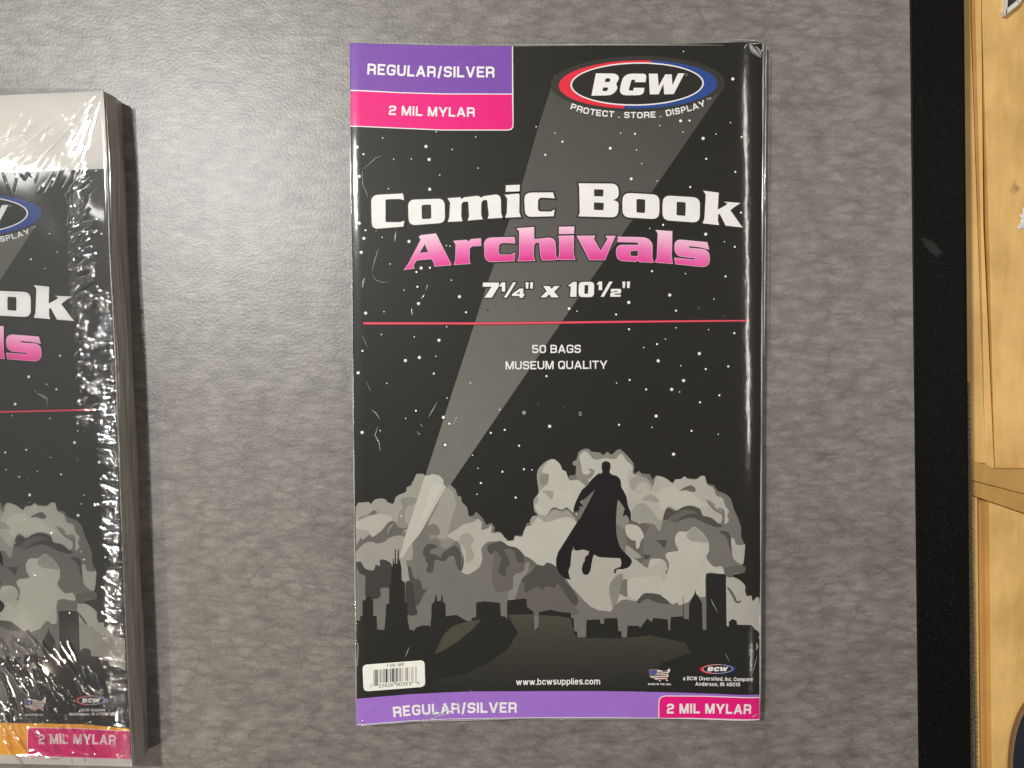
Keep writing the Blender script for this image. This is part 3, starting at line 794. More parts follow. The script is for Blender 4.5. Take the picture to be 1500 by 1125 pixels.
def draw_city(S):
    S.group = 'city'
    top = zG([(98, 230), (130, 230), (130, 200), (146, 195), (145, 95), (165, 85), (180, 60), (200, 70), (218, 95), (218, 195), (242, 200), (245, 290), (296, 295)]) + \
        c3([(470, 1120), (475, 990), (515, 970), (520, 710), (545, 690), (550, 470), (565, 465), (567, 355), (575, 355), (580, 420), (591, 430), (596, 225), (606, 225), (609, 420), (625, 440), (639, 225), (648, 225), (651, 420), (660, 350), (670, 420), (682, 470), (685, 650), (730, 690), (732, 960), (765, 975), (767, 1120)]) + \
        zG([(455, 230), (468, 290), (500, 300), (510, 280), (545, 265), (600, 262), (611, 275), (618, 205), (620, 120), (640, 100), (646, 55), (654, 55), (656, 95), (685, 95), (687, 55), (694, 55), (696, 98), (714, 115), (717, 200), (790, 190), (830, 215), (890, 245), (897, 210), (925, 205), (926, 105), (985, 97), (1090, 107), (1095, 195), (1130, 205), (1137, 240), (1139, 90), (1255, 78), (1272, 85), (1275, 135), (1320, 170), (1325, 305), (1354, 270), (1358, 170), (1440, 155), (1499, 170)]) + \
        zH([(75, 175), (78, 210), (95, 215), (98, 300), (118, 305), (120, 345), (180, 345), (183, 225), (275, 220), (278, 250), (304, 250), (305, 215), (395, 212), (400, 300), (422, 305), (424, 345), (460, 345), (465, 265), (540, 265), (548, 280), (560, 270), (600, 215), (632, 240), (640, 212), (740, 220), (745, 298), (757, 298), (762, 205), (844, 200), (845, 60), (848, 60), (850, 215), (886, 222), (888, 115), (925, 45), (930, 15), (935, 45), (975, 105), (980, 290), (1006, 295), (1005, 0), (1003, -85), (1015, -95), (1130, -90), (1140, -80), (1145, 265), (1160, 270), (1161, 235), (1185, 218), (1213, 230), (1218, 258), (1320, 265), (1345, 295), (1372, 315), (1378, 330)])
    S.poly('city_skyline', top + zH([(1379, 760), (1000, 745), (400, 730)]) + zG([(900, 735), (450, 755), (98, 790)]), CITY)
    S.poly('city_skyline', zG([(640, 462), (700, 330), (760, 268, 30), (870, 232, 30), (962, 222, 15), (900, 290), (800, 372), (720, 422)]), (72, 68, 55))
    S.poly('city_skyline', zG([(1140, 190), (1320, 186), (1322, 310), (1356, 280), (1360, 190), (1498, 200)]) + zH([(75, 215), (96, 310), (118, 350), (184, 350), (440, 352), (620, 330), (860, 380), (900, 450), (700, 520), (600, 640), (620, 725), (200, 716)]) + zG([(900, 720), (620, 720), (620, 642), (860, 595), (1010, 520), (1140, 430), (1212, 312)]), (72, 69, 58), tone=lambda q: (q[1] - 896) / 118, col2=(33, 31, 26))


FIGURE = c5([(955, 260, 8), (985, 245), (1010, 235, 6), (1060, 258, 12), (1072, 300, 8), (1070, 345, 8), (1058, 360), (1062, 408), (1090, 428), (1150, 435, 15), (1200, 480, 20), (1212, 520), (1218, 590), (1290, 720, 25), (1310, 850), (1348, 940, 8), (1350, 1070), (1330, 1055), (1315, 1010, 8), (1290, 980, 8), (1262, 978), (1255, 1005), (1243, 990), (1255, 930), (1268, 895), (1235, 840), (1170, 760), (1158, 860), (1148, 1000)]) + \
    c7([(1145, 30), (1148, 180), (1160, 260), (1200, 390, 20), (1290, 490, 20), (1350, 540, 20), (1370, 590, 25), (1330, 660, 25), (1250, 690, 15), (1165, 690, 10), (1140, 720, 8), (1145, 758), (1115, 735, 8), (1125, 690, 10), (1170, 670), (1210, 660, 10), (1222, 600, 15), (1205, 540), (1080, 535), (910, 525, 20), (850, 490), (830, 520), (810, 620), (795, 710, 15), (760, 768, 18), (700, 765, 18), (675, 700, 15), (690, 620, 12), (715, 580), (725, 520, 10), (765, 490), (778, 445), (700, 420, 20), (590, 438, 12), (568, 400), (578, 375), (555, 390), (535, 470), (525, 590), (520, 640, 10), (492, 720, 12), (505, 790), (525, 832), (440, 818, 20), (370, 750, 25), (325, 660, 25), (322, 560, 25), (350, 460), (420, 350), (520, 190), (640, 0)]) + \
    c5([(640, 1050), (800, 750), (862, 620), (800, 680, 10), (720, 755, 15), (650, 795), (690, 850), (690, 870), (655, 855), (640, 880), (655, 915), (640, 918), (622, 905), (630, 945), (620, 952), (600, 925), (575, 970), (562, 900, 10), (585, 820), (640, 700), (680, 630, 15), (760, 565), (810, 490), (870, 440, 15), (920, 405), (945, 415), (958, 400), (958, 360), (948, 330)])

BEAM_L = [(601, 815), (624.4, 693), (664, 570), (690, 490), (715, 412), (740, 340), (766, 265), (790, 181), (806, 132)]


def draw_figure(S):
    S.group = 'figure'
    S.poly('caped_figure', FIGURE, (18, 13, 13))


# ------------------------------------------------------------------ table
def table():
    n = NT('mottled_laminate')
    a = n.noise(n.coords((1.0, 2.1, 1.0)), 100, 4.0, 0.62, 0.6)
    b = n.noise(n.coords((1.0, 3.4, 1.0)), 150, 3.0, 0.62, 0.5)
    bands = n.noise(n.coords((1.0, 0.12, 1.0)), 70, 2.0, 0.5)
    cl = n.noise(n.coords((1.0, 1.3, 1.0)), 24, 3.0, 0.5)
    g = n.noise(n.coords(), 1500, 2.0, 0.75)
    g2 = n.noise(n.coords((1, 1.5, 1)), 620, 2.0, 0.6)
    s1 = n.math('ADD', n.math('MULTIPLY', a, 0.50), n.math('MULTIPLY', b, 0.34))
    s2 = n.math('ADD', n.math('MULTIPLY', bands, 0.14), n.math('MULTIPLY', cl, 0.18))
    s3 = n.math('ADD', n.math('MULTIPLY', g, 0.48), n.math('MULTIPLY', g2, 0.24))
    t = n.math('ADD', n.math('ADD', s1, s2), s3)
    # figured cells: short pale ovals parted by thin darker lines
    wv = n.n('ShaderNodeTexNoise')
    wv.inputs['Scale'].default_value = 120
    n.l(n.coords(), wv.inputs['Vector'])
    vadd = n.n('ShaderNodeVectorMath')
    vadd.operation = 'MULTIPLY_ADD'
    n.l(wv.outputs['Color'], vadd.inputs[0])
    vadd.inputs[1].default_value = (0.9, 0.9, 0)
    n.l(n.coords((108, 270, 0)), vadd.inputs[2])
    vor = n.n('ShaderNodeTexVoronoi')
    vor.feature = 'SMOOTH_F1'
    vor.inputs['Scale'].default_value = 1.0
    vor.inputs['Smoothness'].default_value = 0.25
    n.l(vadd.outputs[0], vor.inputs['Vector'])
    cell = n.math('SUBTRACT', 0.62, vor.outputs['Distance'])
    vo2 = n.n('ShaderNodeTexVoronoi')
    vo2.feature = 'DISTANCE_TO_EDGE'
    vo2.inputs['Scale'].default_value = 1.0
    n.l(vadd.outputs[0], vo2.inputs['Vector'])
    line = n.ramp(vo2.outputs['Distance'], [(0.0, (1, 1, 1)), (0.13, (0, 0, 0))])
    patchy = n.ramp(n.noise(n.coords((1, 1.4, 1)), 60, 2, 0.5), [(0.40, (0, 0, 0)), (0.62, (1, 1, 1))])
    t = n.math('ADD', t, n.math('MULTIPLY', cell, 0.20))
    t = n.math('SUBTRACT', t, n.math('MULTIPLY', n.mix(1.0, line, patchy, 'MULTIPLY'), 0.09))
    t = n.math('MULTIPLY', t, 1.0 / 1.83)
    col = n.ramp(t, [(0.38, (0.102, 0.088, 0.076)), (0.465, (0.146, 0.129, 0.114)), (0.525, (0.180, 0.162, 0.144)), (0.62, (0.256, 0.232, 0.208))])
    n.l(col, n.b.inputs['Base Color'])
    n.b.inputs['Roughness'].default_value = 0.43
    n.b.inputs['Specular IOR Level'].default_value = 0.80
    peb = n.noise(n.coords((1, 1.2, 1)), 720, 2.5, 0.6)
    bp = n.bump(peb, 0.5, 0.00024)
    n.l(bp, n.b.inputs['Normal'])

    e = NT('black_edge_vinyl')
    v = e.coords()
    sp = e.noise(v, 1500, 2.0, 0.7)
    cl2 = e.noise(v, 90, 3.0, 0.5)
    base = e.ramp(sp, [(0.0, (0.003, 0.003, 0.0025)), (0.58, (0.005, 0.005, 0.0045)), (0.72, (0.024, 0.024, 0.020))])
    dust = e.n('ShaderNodeTexVoronoi')
    dust.inputs['Scale'].default_value = 120
    e.l(v, dust.inputs['Vector'])
    dm = e.ramp(dust.outputs['Distance'], [(0.0, (1, 1, 1)), (0.035, (1, 1, 1)), (0.06, (0, 0, 0))])
    keep = e.ramp(cl2, [(0.56, (0, 0, 0)), (0.60, (1, 1, 1))])
    dd = e.mix(1.0, dm, keep, 'MULTIPLY')
    cc = e.mix(dd, base, (0.25, 0.25, 0.23, 1))
    # a dull wipe mark left on the band
    gpos = e.n('ShaderNodeNewGeometry')
    mp = e.n('ShaderNodeMapping')
    mp.vector_type = 'TEXTURE'
    c0 = P(1366, 362)
    mp.inputs['Location'].default_value = c0
    mp.inputs['Rotation'].default_value = (0, 0, math.radians(-42))
    mp.inputs['Scale'].default_value = (0.0105, 0.0036, 1)
    e.l(gpos.outputs['Position'], mp.inputs['Vector'])
    sep = e.n('ShaderNodeSeparateXYZ')
    e.l(mp.outputs[0], sep.inputs[0])
    rr = e.math('SQRT', e.math('ADD', e.math('POWER', sep.outputs[0], 2.0), e.math('POWER', sep.outputs[1], 2.0)))
    rr = e.math('ADD', rr, e.math('MULTIPLY', e.noise(v, 420, 3.0, 0.7), 0.7))
    wm = e.ramp(rr, [(0.75, (1, 1, 1)), (1.25, (0, 0, 0))])
    cc = e.mix(e.math('MULTIPLY', wm, 0.85), cc, (0.030, 0.031, 0.030, 1))
    e.l(cc, e.b.inputs['Base Color'])
    e.b.inputs['Roughness'].default_value = 0.42
    e.b.inputs['Specular IOR Level'].default_value = 0.06
    n2 = e.bump(e.noise(v, 1100, 2.0, 0.6), 0.35, 0.0001)
    e.l(n2, e.b.inputs['Normal'])

    root = empty('table', P(1000, 562), 'grey brown mottled laminate tabletop with wide black edge band', 'table')
    a, b = P(1332.5, 0), P(1345.5, 1125)
    d = (b - a).normalized()
    nrm = Vector((-d.y, d.x, 0))
    if nrm.x < 0:
        nrm = -nrm
    o = a - d * 0.28
    f = b + d * 0.30
    W = 0.80
    th = 0.024

    def slab(name, p0, p1, w0, w1, z0, z1, mat, bev):
        bm = bmesh.new()
        q = [p0 + nrm * w0, p0 + nrm * w1, p1 + nrm * w1, p1 + nrm * w0]
        lo = [bm.verts.new((c.x, c.y, z0)) for c in q]
        hi = [bm.verts.new((c.x, c.y, z1)) for c in q]
        bm.faces.new(hi)
        bm.faces.new(lo[::-1])
        for i in range(4):
            bm.faces.new((lo[i], lo[(i + 1) % 4], hi[(i + 1) % 4], hi[i]))
        bmesh.ops.recalc_face_normals(bm, faces=bm.faces[:])
        if bev:
            ed = [e_ for e_ in bm.edges if all(abs(v_.co.z - z1) < 1e-6 for v_ in e_.verts)]
            bmesh.ops.bevel(bm, geom=ed, offset=bev, segments=4, profile=0.5, affect='EDGES', clamp_overlap=True)
        me = bpy.data.meshes.new(name)
        bm.to_mesh(me)
        bm.free()
        for p in me.polygons:
            p.use_smooth = False
        me.materials.append(mat)
        return link_mesh(name, me, root)
    slab('tabletop', o, f, -W, -0.0001, -th, 0.0, n.m, 0)
    slab('edge_band', o, f, 0.0, 0.0250, -th, -0.0004, e.m, 0.0016)
    # ragged trim strip that shows under the band towards the near end
    t = NT('ragged_trim')
    tv = t.coords()
    t.l(t.ramp(t.noise(tv, 900, 3.0, 0.7), [(0.35, (0.05, 0.042, 0.033)), (0.62, (0.30, 0.26, 0.20))]), t.b.inputs['Base Color'])
    t.b.inputs['Roughness'].default_value = 0.8
    bm = bmesh.new()
    z0 = -0.010
    ny = 190
    prev = None
    for i in range(ny + 1):
        y = 560 + (1250 - 560) * i / ny
        k = (y - 560) / 565.0
        xo = 1420.5 + 10.0 * k
        jag = (1.6 if i % 2 else -1.2) * (0.5 + random.random())
        A = P(1408 + 4 * k, y, z0)
        B = P(xo - 2.6, y, z0)
        C_ = P(xo + jag * 0.55, y, z0 - 0.0025 - random.random() * 0.002)
        D_ = P(xo + jag * 0.35 - 1.5, y, z0 - 0.012)
        cur = [bm.verts.new(q) for q in (A, B, C_, D_)]
        if prev:
            for j in range(3):
                bm.faces.new((prev[j], cur[j], cur[j + 1], prev[j + 1]))
        prev = cur
    bmesh.ops.recalc_face_normals(bm, faces=bm.faces[:])
    me = bpy.data.meshes.new('trim_strip')
    bm.to_mesh(me)
    bm.free()
    me.materials.append(t.m)
    tr = link_mesh('trim_strip', me, root)
    tr['label'] = 'frayed grey strip under the black band'


table()


# ------------------------------------------------------------------ pale wood beyond the table
def wood_mat(name, c_lo, c_hi, rot=0.0, knots=True):
    n = NT(name)
    v = n.coords((5, 1.0, 1), (0, 0, rot))
    g = n.noise(v, 42, 4.0, 0.6, 0.6)
    big = n.noise(n.coords((1.6, 1, 1)), 26, 3.0, 0.55)
    fine = n.noise(n.coords((1, .5, 1), (0, 0, rot)), 1300, 2.0, 0.6)
    f = n.math('ADD', n.math('ADD', n.math('MULTIPLY', g, 0.25), n.math('MULTIPLY', big, 0.65)), n.math('MULTIPLY', fine, 0.10))
    col = n.ramp(f, [(0.36, c_lo), (0.62, c_hi)])
    if knots:
        vo = n.n('ShaderNodeTexVoronoi')
        vo.inputs['Scale'].default_value = 52
        n.l(n.coords((1.0, 0.75, 1)), vo.inputs['Vector'])
        dn = n.noise(n.coords(), 380, 3, 0.6)
        dd = n.math('ADD', vo.outputs['Distance'], n.math('MULTIPLY', dn, 0.25))
        spot = n.ramp(dd, [(0.20, (1, 1, 1)), (0.29, (0, 0, 0))])
        keep = n.ramp(n.noise(n.coords(), 45, 2, 0.5), [(0.45, (0, 0, 0)), (0.56, (1, 1, 1))])
        k = n.mix(1.0, spot, keep, 'MULTIPLY')
        col = n.mix(n.math('MULTIPLY', k, 0.75), col, (0.16, 0.08, 0.025, 1))
    n.l(col, n.b.inputs['Base Color'])
    n.b.inputs['Roughness'].default_value = 0.55
    n.l(n.bump(g, 0.25, 0.0006), n.b.inputs['Normal'])
    return n.m


def wood():
    zt = -0.020
    root = empty('wooden_bench', P(1470, 560, zt - 0.02), 'pale yellow wooden boards with slanted cross rails beyond the black table edge', 'bench')
    light = wood_mat('pale_pine', (0.60, 0.35, 0.105), (0.88, 0.55, 0.19))
    strip = wood_mat('pine_strip', (0.70, 0.42, 0.13), (0.90, 0.57, 0.20), knots=False)
    dark = wood_mat('pine_groove', (0.47, 0.255, 0.065), (0.60, 0.335, 0.09), knots=False)
    rail = wood_mat('pine_rail', (0.42, 0.235, 0.058), (0.60, 0.345, 0.10), rot=math.radians(80))

    def plank(name, px, ztop, th, mat, bev=0.0003, label=None):
        bm = bmesh.new()
        q = [P(x, y, ztop) for x, y in px]
        hi = [bm.verts.new(c) for c in q]
        lo = [bm.verts.new((c.x, c.y, ztop - th)) for c in q]
        k = len(q)
        bm.faces.new(hi)
        bm.faces.new(lo[::-1])
        for i in range(k):
            bm.faces.new((lo[i], lo[(i + 1) % k], hi[(i + 1) % k], hi[i]))
        bmesh.ops.recalc_face_normals(bm, faces=bm.faces[:])
        ed = [e_ for e_ in bm.edges if all(abs(v_.co.z - ztop) < 1e-7 for v_ in e_.verts)]
        bmesh.ops.bevel(bm, geom=ed, offset=bev, segments=2, profile=0.5, affect='EDGES', clamp_overlap=True)
        me = bpy.data.meshes.new(name)
        bm.to_mesh(me)
        bm.free()
        me.materials.append(mat)
        o = link_mesh(name, me, root)
        if label:
            o['label'] = label
        return o
    # upper bay
    plank('edge_strip', [(1398, -600), (1420, -600), (1422, 20), (1444, 679), (1400, 673)], zt, 0.014, strip)
    plank('groove_board', [(1418, -600), (1429, -600), (1431, 20), (1452, 684), (1440, 682)], zt - 0.0045, 0.010, dark)
    plank('bead_strip', [(1426.5, -600), (1436, -600), (1438, 20), (1441, 330), (1457, 688), (1444, 682), (1437, 330), (1429, 20)], zt + 0.0004, 0.014, strip)
    plank('board', [(1436.5, -600), (2300, -600), (2300, 690), (1457.5, 689), (1449, 330), (1438.5, 20)], zt - 0.0018, 0.012, light)
    # cross rails
    plank('cross_rail', [(1398, 667), (1443, 680), (1457, 687), (2300, 690), (2300, 929.0), (1398, 697)], zt + 0.0022, 0.016, rail)
    plank('cross_rail', [(1398, 697.4), (2300, 929.6), (2300, 1024), (1398, 717)], zt + 0.0008, 0.015, rail)
    # lower bay
    plank('edge_strip', [(1398, 717.6), (1432, 729.2), (1441, 1700), (1398, 1700)], zt, 0.014, strip)
    plank('groove_board', [(1431, 729.0), (1450, 735.4), (1459, 1700), (1440, 1700)], zt - 0.0040, 0.010, dark)
    plank('board', [(1449, 735.4), (2300, 1024.8), (2300, 1700), (1459, 1700)], zt - 0.0004, 0.012, light)

    # small things on it
    def paint(name, c, rough=0.6):
        n = NT(name)
        v = n.coords()
        f = n.noise(v, 700, 3, 0.6)
        n.l(n.ramp(f, [(0.3, tuple(x * 0.86 for x in c)), (0.7, c)]), n.b.inputs['Base Color'])
        n.b.inputs['Roughness'].default_value = rough
        n.l(n.bump(f, 0.2, 0.0002), n.b.inputs['Normal'])
        return n.m
    zb = zt - 0.0018
    # open white box at the top right corner of the frame
    box = empty('open_box', P(1490, 5, zb), 'corner of a small open white box at the top right on the wood', 'box')
    wall_m = paint('white_card', (0.80, 0.77, 0.72))
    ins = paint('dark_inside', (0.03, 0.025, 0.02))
    h = 0.0036
    A, B, C_, D_ = P(1473.5, 21.5, zb + h), P(1494, 5, zb + h), P(1530, -60, zb + h), P(1478, -60, zb + h)

    def wallq(name, p, q, t_in, mat):
        bm = bmesh.new()
        d_ = (q - p).normalized()
        nn = Vector((-d_.y, d_.x, 0)) * t_in
        if nn.dot((A + B + C_ + D_) / 4 - p) < 0:
            nn = -nn
        ring = [p, q, q + nn, p + nn]
        hi = [bm.verts.new(c) for c in ring]
        lo = [bm.verts.new((c.x, c.y, zb)) for c in ring]
        bm.faces.new(hi); bm.faces.new(lo[::-1])
        for i in range(4):
            bm.faces.new((lo[i], lo[(i + 1) % 4], hi[(i + 1) % 4], hi[i]))
        bmesh.ops.recalc_face_normals(bm, faces=bm.faces[:])
        me = bpy.data.meshes.new(name)
        bm.to_mesh(me); bm.free()
        me.materials.append(mat)
        return link_mesh(name, me, box)
    wallq('box_wall', A, B, 0.0019, wall_m)
    wallq('box_wall', B, C_, 0.0015, wall_m)
    wallq('box_wall', C_, D_, 0.0015, wall_m)
    wallq('box_wall', D_, A, 0.0005, wall_m)
    bm = bmesh.new()
    fl = [Vector((c.x, c.y, zb + 0.0019)) for c in (A, B, C_, D_)]
    bm.faces.new([bm.verts.new(c) for c in fl])
    bmesh.ops.recalc_face_normals(bm, faces=bm.faces[:])
    me = bpy.data.meshes.new('box_floor')
    bm.to_mesh(me); bm.free()
    me.materials.append(ins)
    link_mesh('box_floor', me, box)

    # torn white scrap
    pts = [(1500, 303), (1497, 306), (1499, 312), (1492, 316), (1496, 320), (1494, 329), (1489, 333), (1491, 336), (1500, 334), (1509, 337), (1506, 326), (1512, 318), (1505, 312)]
    bm = bmesh.new()
    cx, cy = 1501, 321
    rings = []
    for k, (s, z) in enumerate(((1.0, 0.0), (0.96, 0.0006), (0.5, 0.0011))):
        rings.append([bm.verts.new(P(cx + (x - cx) * s, cy + (y - cy) * s, zb + z)) for x, y in pts])
    for a_, b_ in zip(rings, rings[1:]):
        for i in range(len(pts)):
            bm.faces.new((a_[i], a_[(i + 1) % len(pts)], b_[(i + 1) % len(pts)], b_[i]))
    bm.faces.new(rings[-1])
    bmesh.ops.recalc_face_normals(bm, faces=bm.faces[:])
    me = bpy.data.meshes.new('paper_scrap')
    bm.to_mesh(me); bm.free()
    me.materials.append(paint('white_paper', (0.82, 0.82, 0.80)))
    s = link_mesh('paper_scrap', me)
    s['label'] = 'torn white scrap stuck on the pale wood at the right edge'
    s['category'] = 'scrap'

    # navy rounded pad at the lower right, tan rim
    root2 = empty('round_pad', P(1560, 1120, zt), 'rounded navy blue pad with tan rim at the lower right corner', 'pad')

    def pad(name, rx, ry, z0, z1, mat, dome):
        bm = bmesh.new()
        N = 72
        c = P(1562, 1130, z1)
        R0 = [(1.0, z0), (1.0, z1 - 0.0008), (0.992, z1), (0.9, z1 + dome * 0.3), (0.5, z1 + dome), (0.02, z1 + dome * 1.1)]
        rs = []
        for s_, z in R0:
            ring = []
            for i in range(N):
                a_ = 2 * math.pi * i / N
                ca, sa = math.cos(a_), math.sin(a_)
                ca = math.copysign(abs(ca) ** 0.82, ca); sa = math.copysign(abs(sa) ** 0.82, sa)
                ring.append(bm.verts.new((c.x + rx * s_ * ca, c.y + ry * s_ * sa, z)))
            rs.append(ring)
        for a_, b_ in zip(rs, rs[1:]):
            for i in range(N):
                bm.faces.new((a_[i], a_[(i + 1) % N], b_[(i + 1) % N], b_[i]))
        bm.faces.new(rs[-1])
        bmesh.ops.recalc_face_normals(bm, faces=bm.faces[:])
        me = bpy.data.meshes.new(name)
        bm.to_mesh(me); bm.free()
        for p in me.polygons:
            p.use_smooth = True
        me.materials.append(mat)
        return link_mesh(name, me, root2)
    pad('pad_rim', 0.0268, 0.0420, zt - 0.0004, zt + 0.0022, paint('tan_rim', (0.22, 0.12, 0.05)), 0.0)
    pad('pad_cover', 0.0249, 0.0402, zt + 0.0005, zt + 0.0034, paint('navy_cloth', (0.008, 0.011, 0.022), 0.85), 0.0015)


wood()


# ------------------------------------------------------------------ the pack in the middle
HR = 0.0085                     # height of the cover above the table
UL = lambda v: 511.3 + (v - 62) * 10.7 / 1000.0        # left and right edge lines of the cover
UR = lambda v: 1119.3 - (v - 60) * 5.2 / 1000.0


def fall(d):
    """drop and slope (per pixel) of the cover d pixels before its right edge"""
    w = 56.0
    if d >= w:
        return 0.0, 0.0
    t = (w - d) / w
    return 6.2 * t ** 2.4, 6.2 * 2.4 * t ** 1.4 / w


def surf_r(u, v):
    dr, sr = fall(UR(v) - u)
    dl = u - UL(v)
    lz = ls = 0.0
    if dl < 16:
        t = (16 - dl) / 16
        lz, ls = 1.6 * t * t, 1.6 * 2 * t / 16
    p = P(u, v, HR)
    p.z = HR - (dr + lz) * PXM
    nrm = Vector((sr - ls, 0, 1)).normalized()
    return p, nrm


def line_cut(off, right):
    e = (lambda v: UR(v) - off) if right else (lambda v: UL(v) + off)
    return ((e(0), 0.0), (e(1125), 1125.0))


CUTS = [line_cut(k, True) for k in (3, 6, 9, 12, 15, 18, 21, 24, 27, 30, 34, 38, 42, 47, 56)] + [line_cut(k, False) for k in (3, 6, 9, 12, 16)]

TOP = [(511.3, 62.0), (560, 64.2), (630, 66.4), (700, 67.6), (750, 68), (830, 67.2), (900, 66.2), (1000, 64.4), (1055, 63.0), (1090, 61.2), (1108, 59.6), (1119, 60)]
BOT = [(1114.2, 1057.4), (1090, 1056), (1050, 1054), (1000, 1052.6), (965, 1052), (880, 1051.2), (800, 1051.2), (700, 1052.4), (650, 1053.6), (600, 1056), (560, 1058.8), (522, 1062.6)]


def draw_map(S, M=None):
    n = 'map_emblem'
    M = M or (lambda p: (p[0], p[1]))
    zM = lambda pts: [M(p) for p in zH(pts)]
    mpg = [(612, 566), (640, 562), (668, 566), (690, 568), (712, 575), (735, 572), (752, 555), (757, 572), (742, 592), (745, 610), (735, 625), (742, 645), (730, 640), (722, 626), (700, 630), (686, 646), (676, 634), (655, 632), (640, 622), (618, 615), (611, 590)]
    S.poly(n, zM(mpg), (240, 222, 210))
    for yy in (578, 591, 604, 617, 629):
        x0 = 670 if yy < 600 else (616 if yy < 612 else (640 if yy < 625 else 668))
        x1 = 742 if yy < 600 else 738
        w_ = 3.2
        S.poly(n, zM([(x0, yy + 2), ((x0 + x1) / 2, yy - 1), (x1, yy - 4), (x1 - 1, yy - 4 + 2 * w_), ((x0 + x1) / 2, yy - 1 + 2 * w_), (x0, yy + 2 + 2 * w_)]), (206, 70, 66), step=0)
    S.order += 1
    S.poly(n, zM([(613, 567), (640, 563), (668, 567), (667, 600), (640, 604), (614, 604), (611, 588)]), (88, 86, 140))


def draw_right():
    S = Sheet(True)
    S.poly('cover_sheet', TOP + BOT, BLK)
    # light beam
    S.poly('light_beam', BEAM_L + [(812, 110), (934, 100), (1056, 112), (1061, 128), (1056, 134), (955.6, 280), (844.5, 440), (731.5, 605), (662.5, 706), (640, 745)], (71, 68, 63),
           tone=lambda q: (q[1] - 100) / 620 + (900 - q[0]) / 1500, col2=(111, 109, 102))
    # stars
    S.order += 1
    for x, y, r in STARS:
        if r > 2:
            S.poly('star_field', ellipse(x, y, r + 1.4, r + 1.4, n=14), (66, 64, 57), step=0)
    S.order += 1
    for x, y, r in STARS:
        S.poly('star_field', ellipse(x, y, r, r, n=12), (250, 248, 244), step=0)
    draw_clouds(S)
    draw_city(S)
    draw_figure(S)
    # corner banner
    S.group = None
    n = 'corner_banner'
    S.poly(n, zA([(107, 110), (350, 121), (600, 131), (900, 136), (1307, 139), (1312, 757, 46), (1100, 757), (800, 757), (480, 743), (117, 727)]), WHT)
    S.poly(n, zA([(107, 110), (350, 121), (600, 131), (900, 136), (1300, 139), (1301, 486), (800, 485), (480, 476), (300, 466), (112, 456)]), PURPLE)
    S.poly(n, zA([(113, 465), (300, 474), (480, 483), (800, 492), (1301, 493), (1306, 750, 42), (1100, 750), (800, 750), (480, 736), (116, 720)]), PINK)
    S.text(n, 'REGULAR/SILVER', zA([(240, 346), (400, 353), (560, 361), (740, 366), (960, 368), (1172, 368)]), 80 / 5, WHT, 0.19, 0.15)
    S.text(n, '2 MIL MYLAR', zA([(398, 642), (560, 648), (720, 653), (900, 656), (1028, 656)]), 69 / 5, WHT, 0.19, 0.15)
    draw_logo(S, lambda p: (p[0], p[1]))
    draw_title(S, None)
    # size line
    n = 'size_lettering'
    DK = OUTL
    for d, col in ((1.6, DK), (0.0, WHT)):
        S.order += 1
        for z_, pts in ((zC, [(938, 820), (1054, 820), (1054, 845), (1003, 930), (948, 930), (1002, 850), (936, 850)]),
                        (zC, [(1060, 836), (1078, 818), (1100, 818), (1100, 886), (1076, 886), (1076, 848), (1060, 850)]),
                        (zC, [(1090, 930), (1158, 818), (1180, 818), (1112, 930)]),
                        (zC, [(1250, 818), (1272, 818), (1268, 864), (1252, 864)]), (zC, [(1282, 818), (1305, 818), (1301, 864), (1284, 864)]),
                        (zC, [(1378, 846), (1425, 846), (1440, 866), (1460, 846), (1500, 846), (1458, 886), (1492, 928), (1438, 928), (1422, 905), (1398, 928), (1358, 928), (1404, 884)]),
                        (zD, [(56, 790), (92, 764), (116, 764), (114, 866), (70, 866), (76, 796)]),
                        (zD, [(252, 782), (268, 762), (290, 762), (290, 820), (266, 820), (268, 782)]),
                        (zD, [(280, 866), (340, 762), (362, 762), (302, 866)]),
                        (zD, [(430, 762), (450, 762), (446, 806), (432, 806)]), (zD, [(460, 762), (482, 762), (478, 806), (462, 806)])):
            q = z_(pts)
            S.poly(n, grow(rounded(q), d) if d else q, col, step=0)
        for z_, pts, hole in ((zC, [(1150, 905), (1206, 864), (1232, 864), (1232, 902), (1240, 902), (1240, 918), (1232, 918), (1232, 931), (1206, 931), (1206, 918), (1150, 918)], [(1180, 903), (1207, 884), (1207, 903)]),
                              (zD, [(130, 764, 28), (236, 764, 28), (234, 868, 28), (128, 868, 28)], [(170, 786, 6), (196, 786, 6), (194, 846, 6), (168, 846, 6)]),
                              (zD, [(350, 812, 8), (422, 812, 14), (420, 842, 10), (376, 846, 6), (374, 852), (418, 852), (416, 866), (346, 866), (348, 838, 8), (396, 832, 5), (396, 826, 3), (376, 826), (374, 832), (350, 832)], None)):
            q = z_(pts)
            S.poly(n, grow(rounded(q), d) if d else q, col, [z_(hole)] if (hole and not d) else (), step=0)
    S.order += 2
    S.poly('rule_line', S1([(92, 238), (1500, 240)]) + S3([(0, 202), (1285, 193), (1285, 212), (0, 228)]) + S1([(1500, 270), (92, 268)]), (150, 24, 40))
    S.poly('rule_line', S1([(94, 243), (1500, 244)]) + S3([(0, 206), (1284, 197), (1284, 208), (0, 222)]) + S1([(1500, 262), (94, 262)]), (235, 84, 104))
    S.text('count_lettering', '50 BAGS', S2([(543, 527), (1028, 525)]), 82 / 6.818, WHT, 0.17, 0.13)
    S.text('count_lettering', 'MUSEUM QUALITY', S2([(278, 690), (1292, 683)]), 82 / 6.818, WHT, 0.17, 0.13)
    # bottom banner
    n = 'bottom_banner'
    bt = zG([(98, 768), (170, 760), (250, 752), (450, 735), (700, 722), (900, 715), (1499, 712)]) + zH([(250, 712), (500, 715), (800, 722), (1100, 732), (1379, 749)])
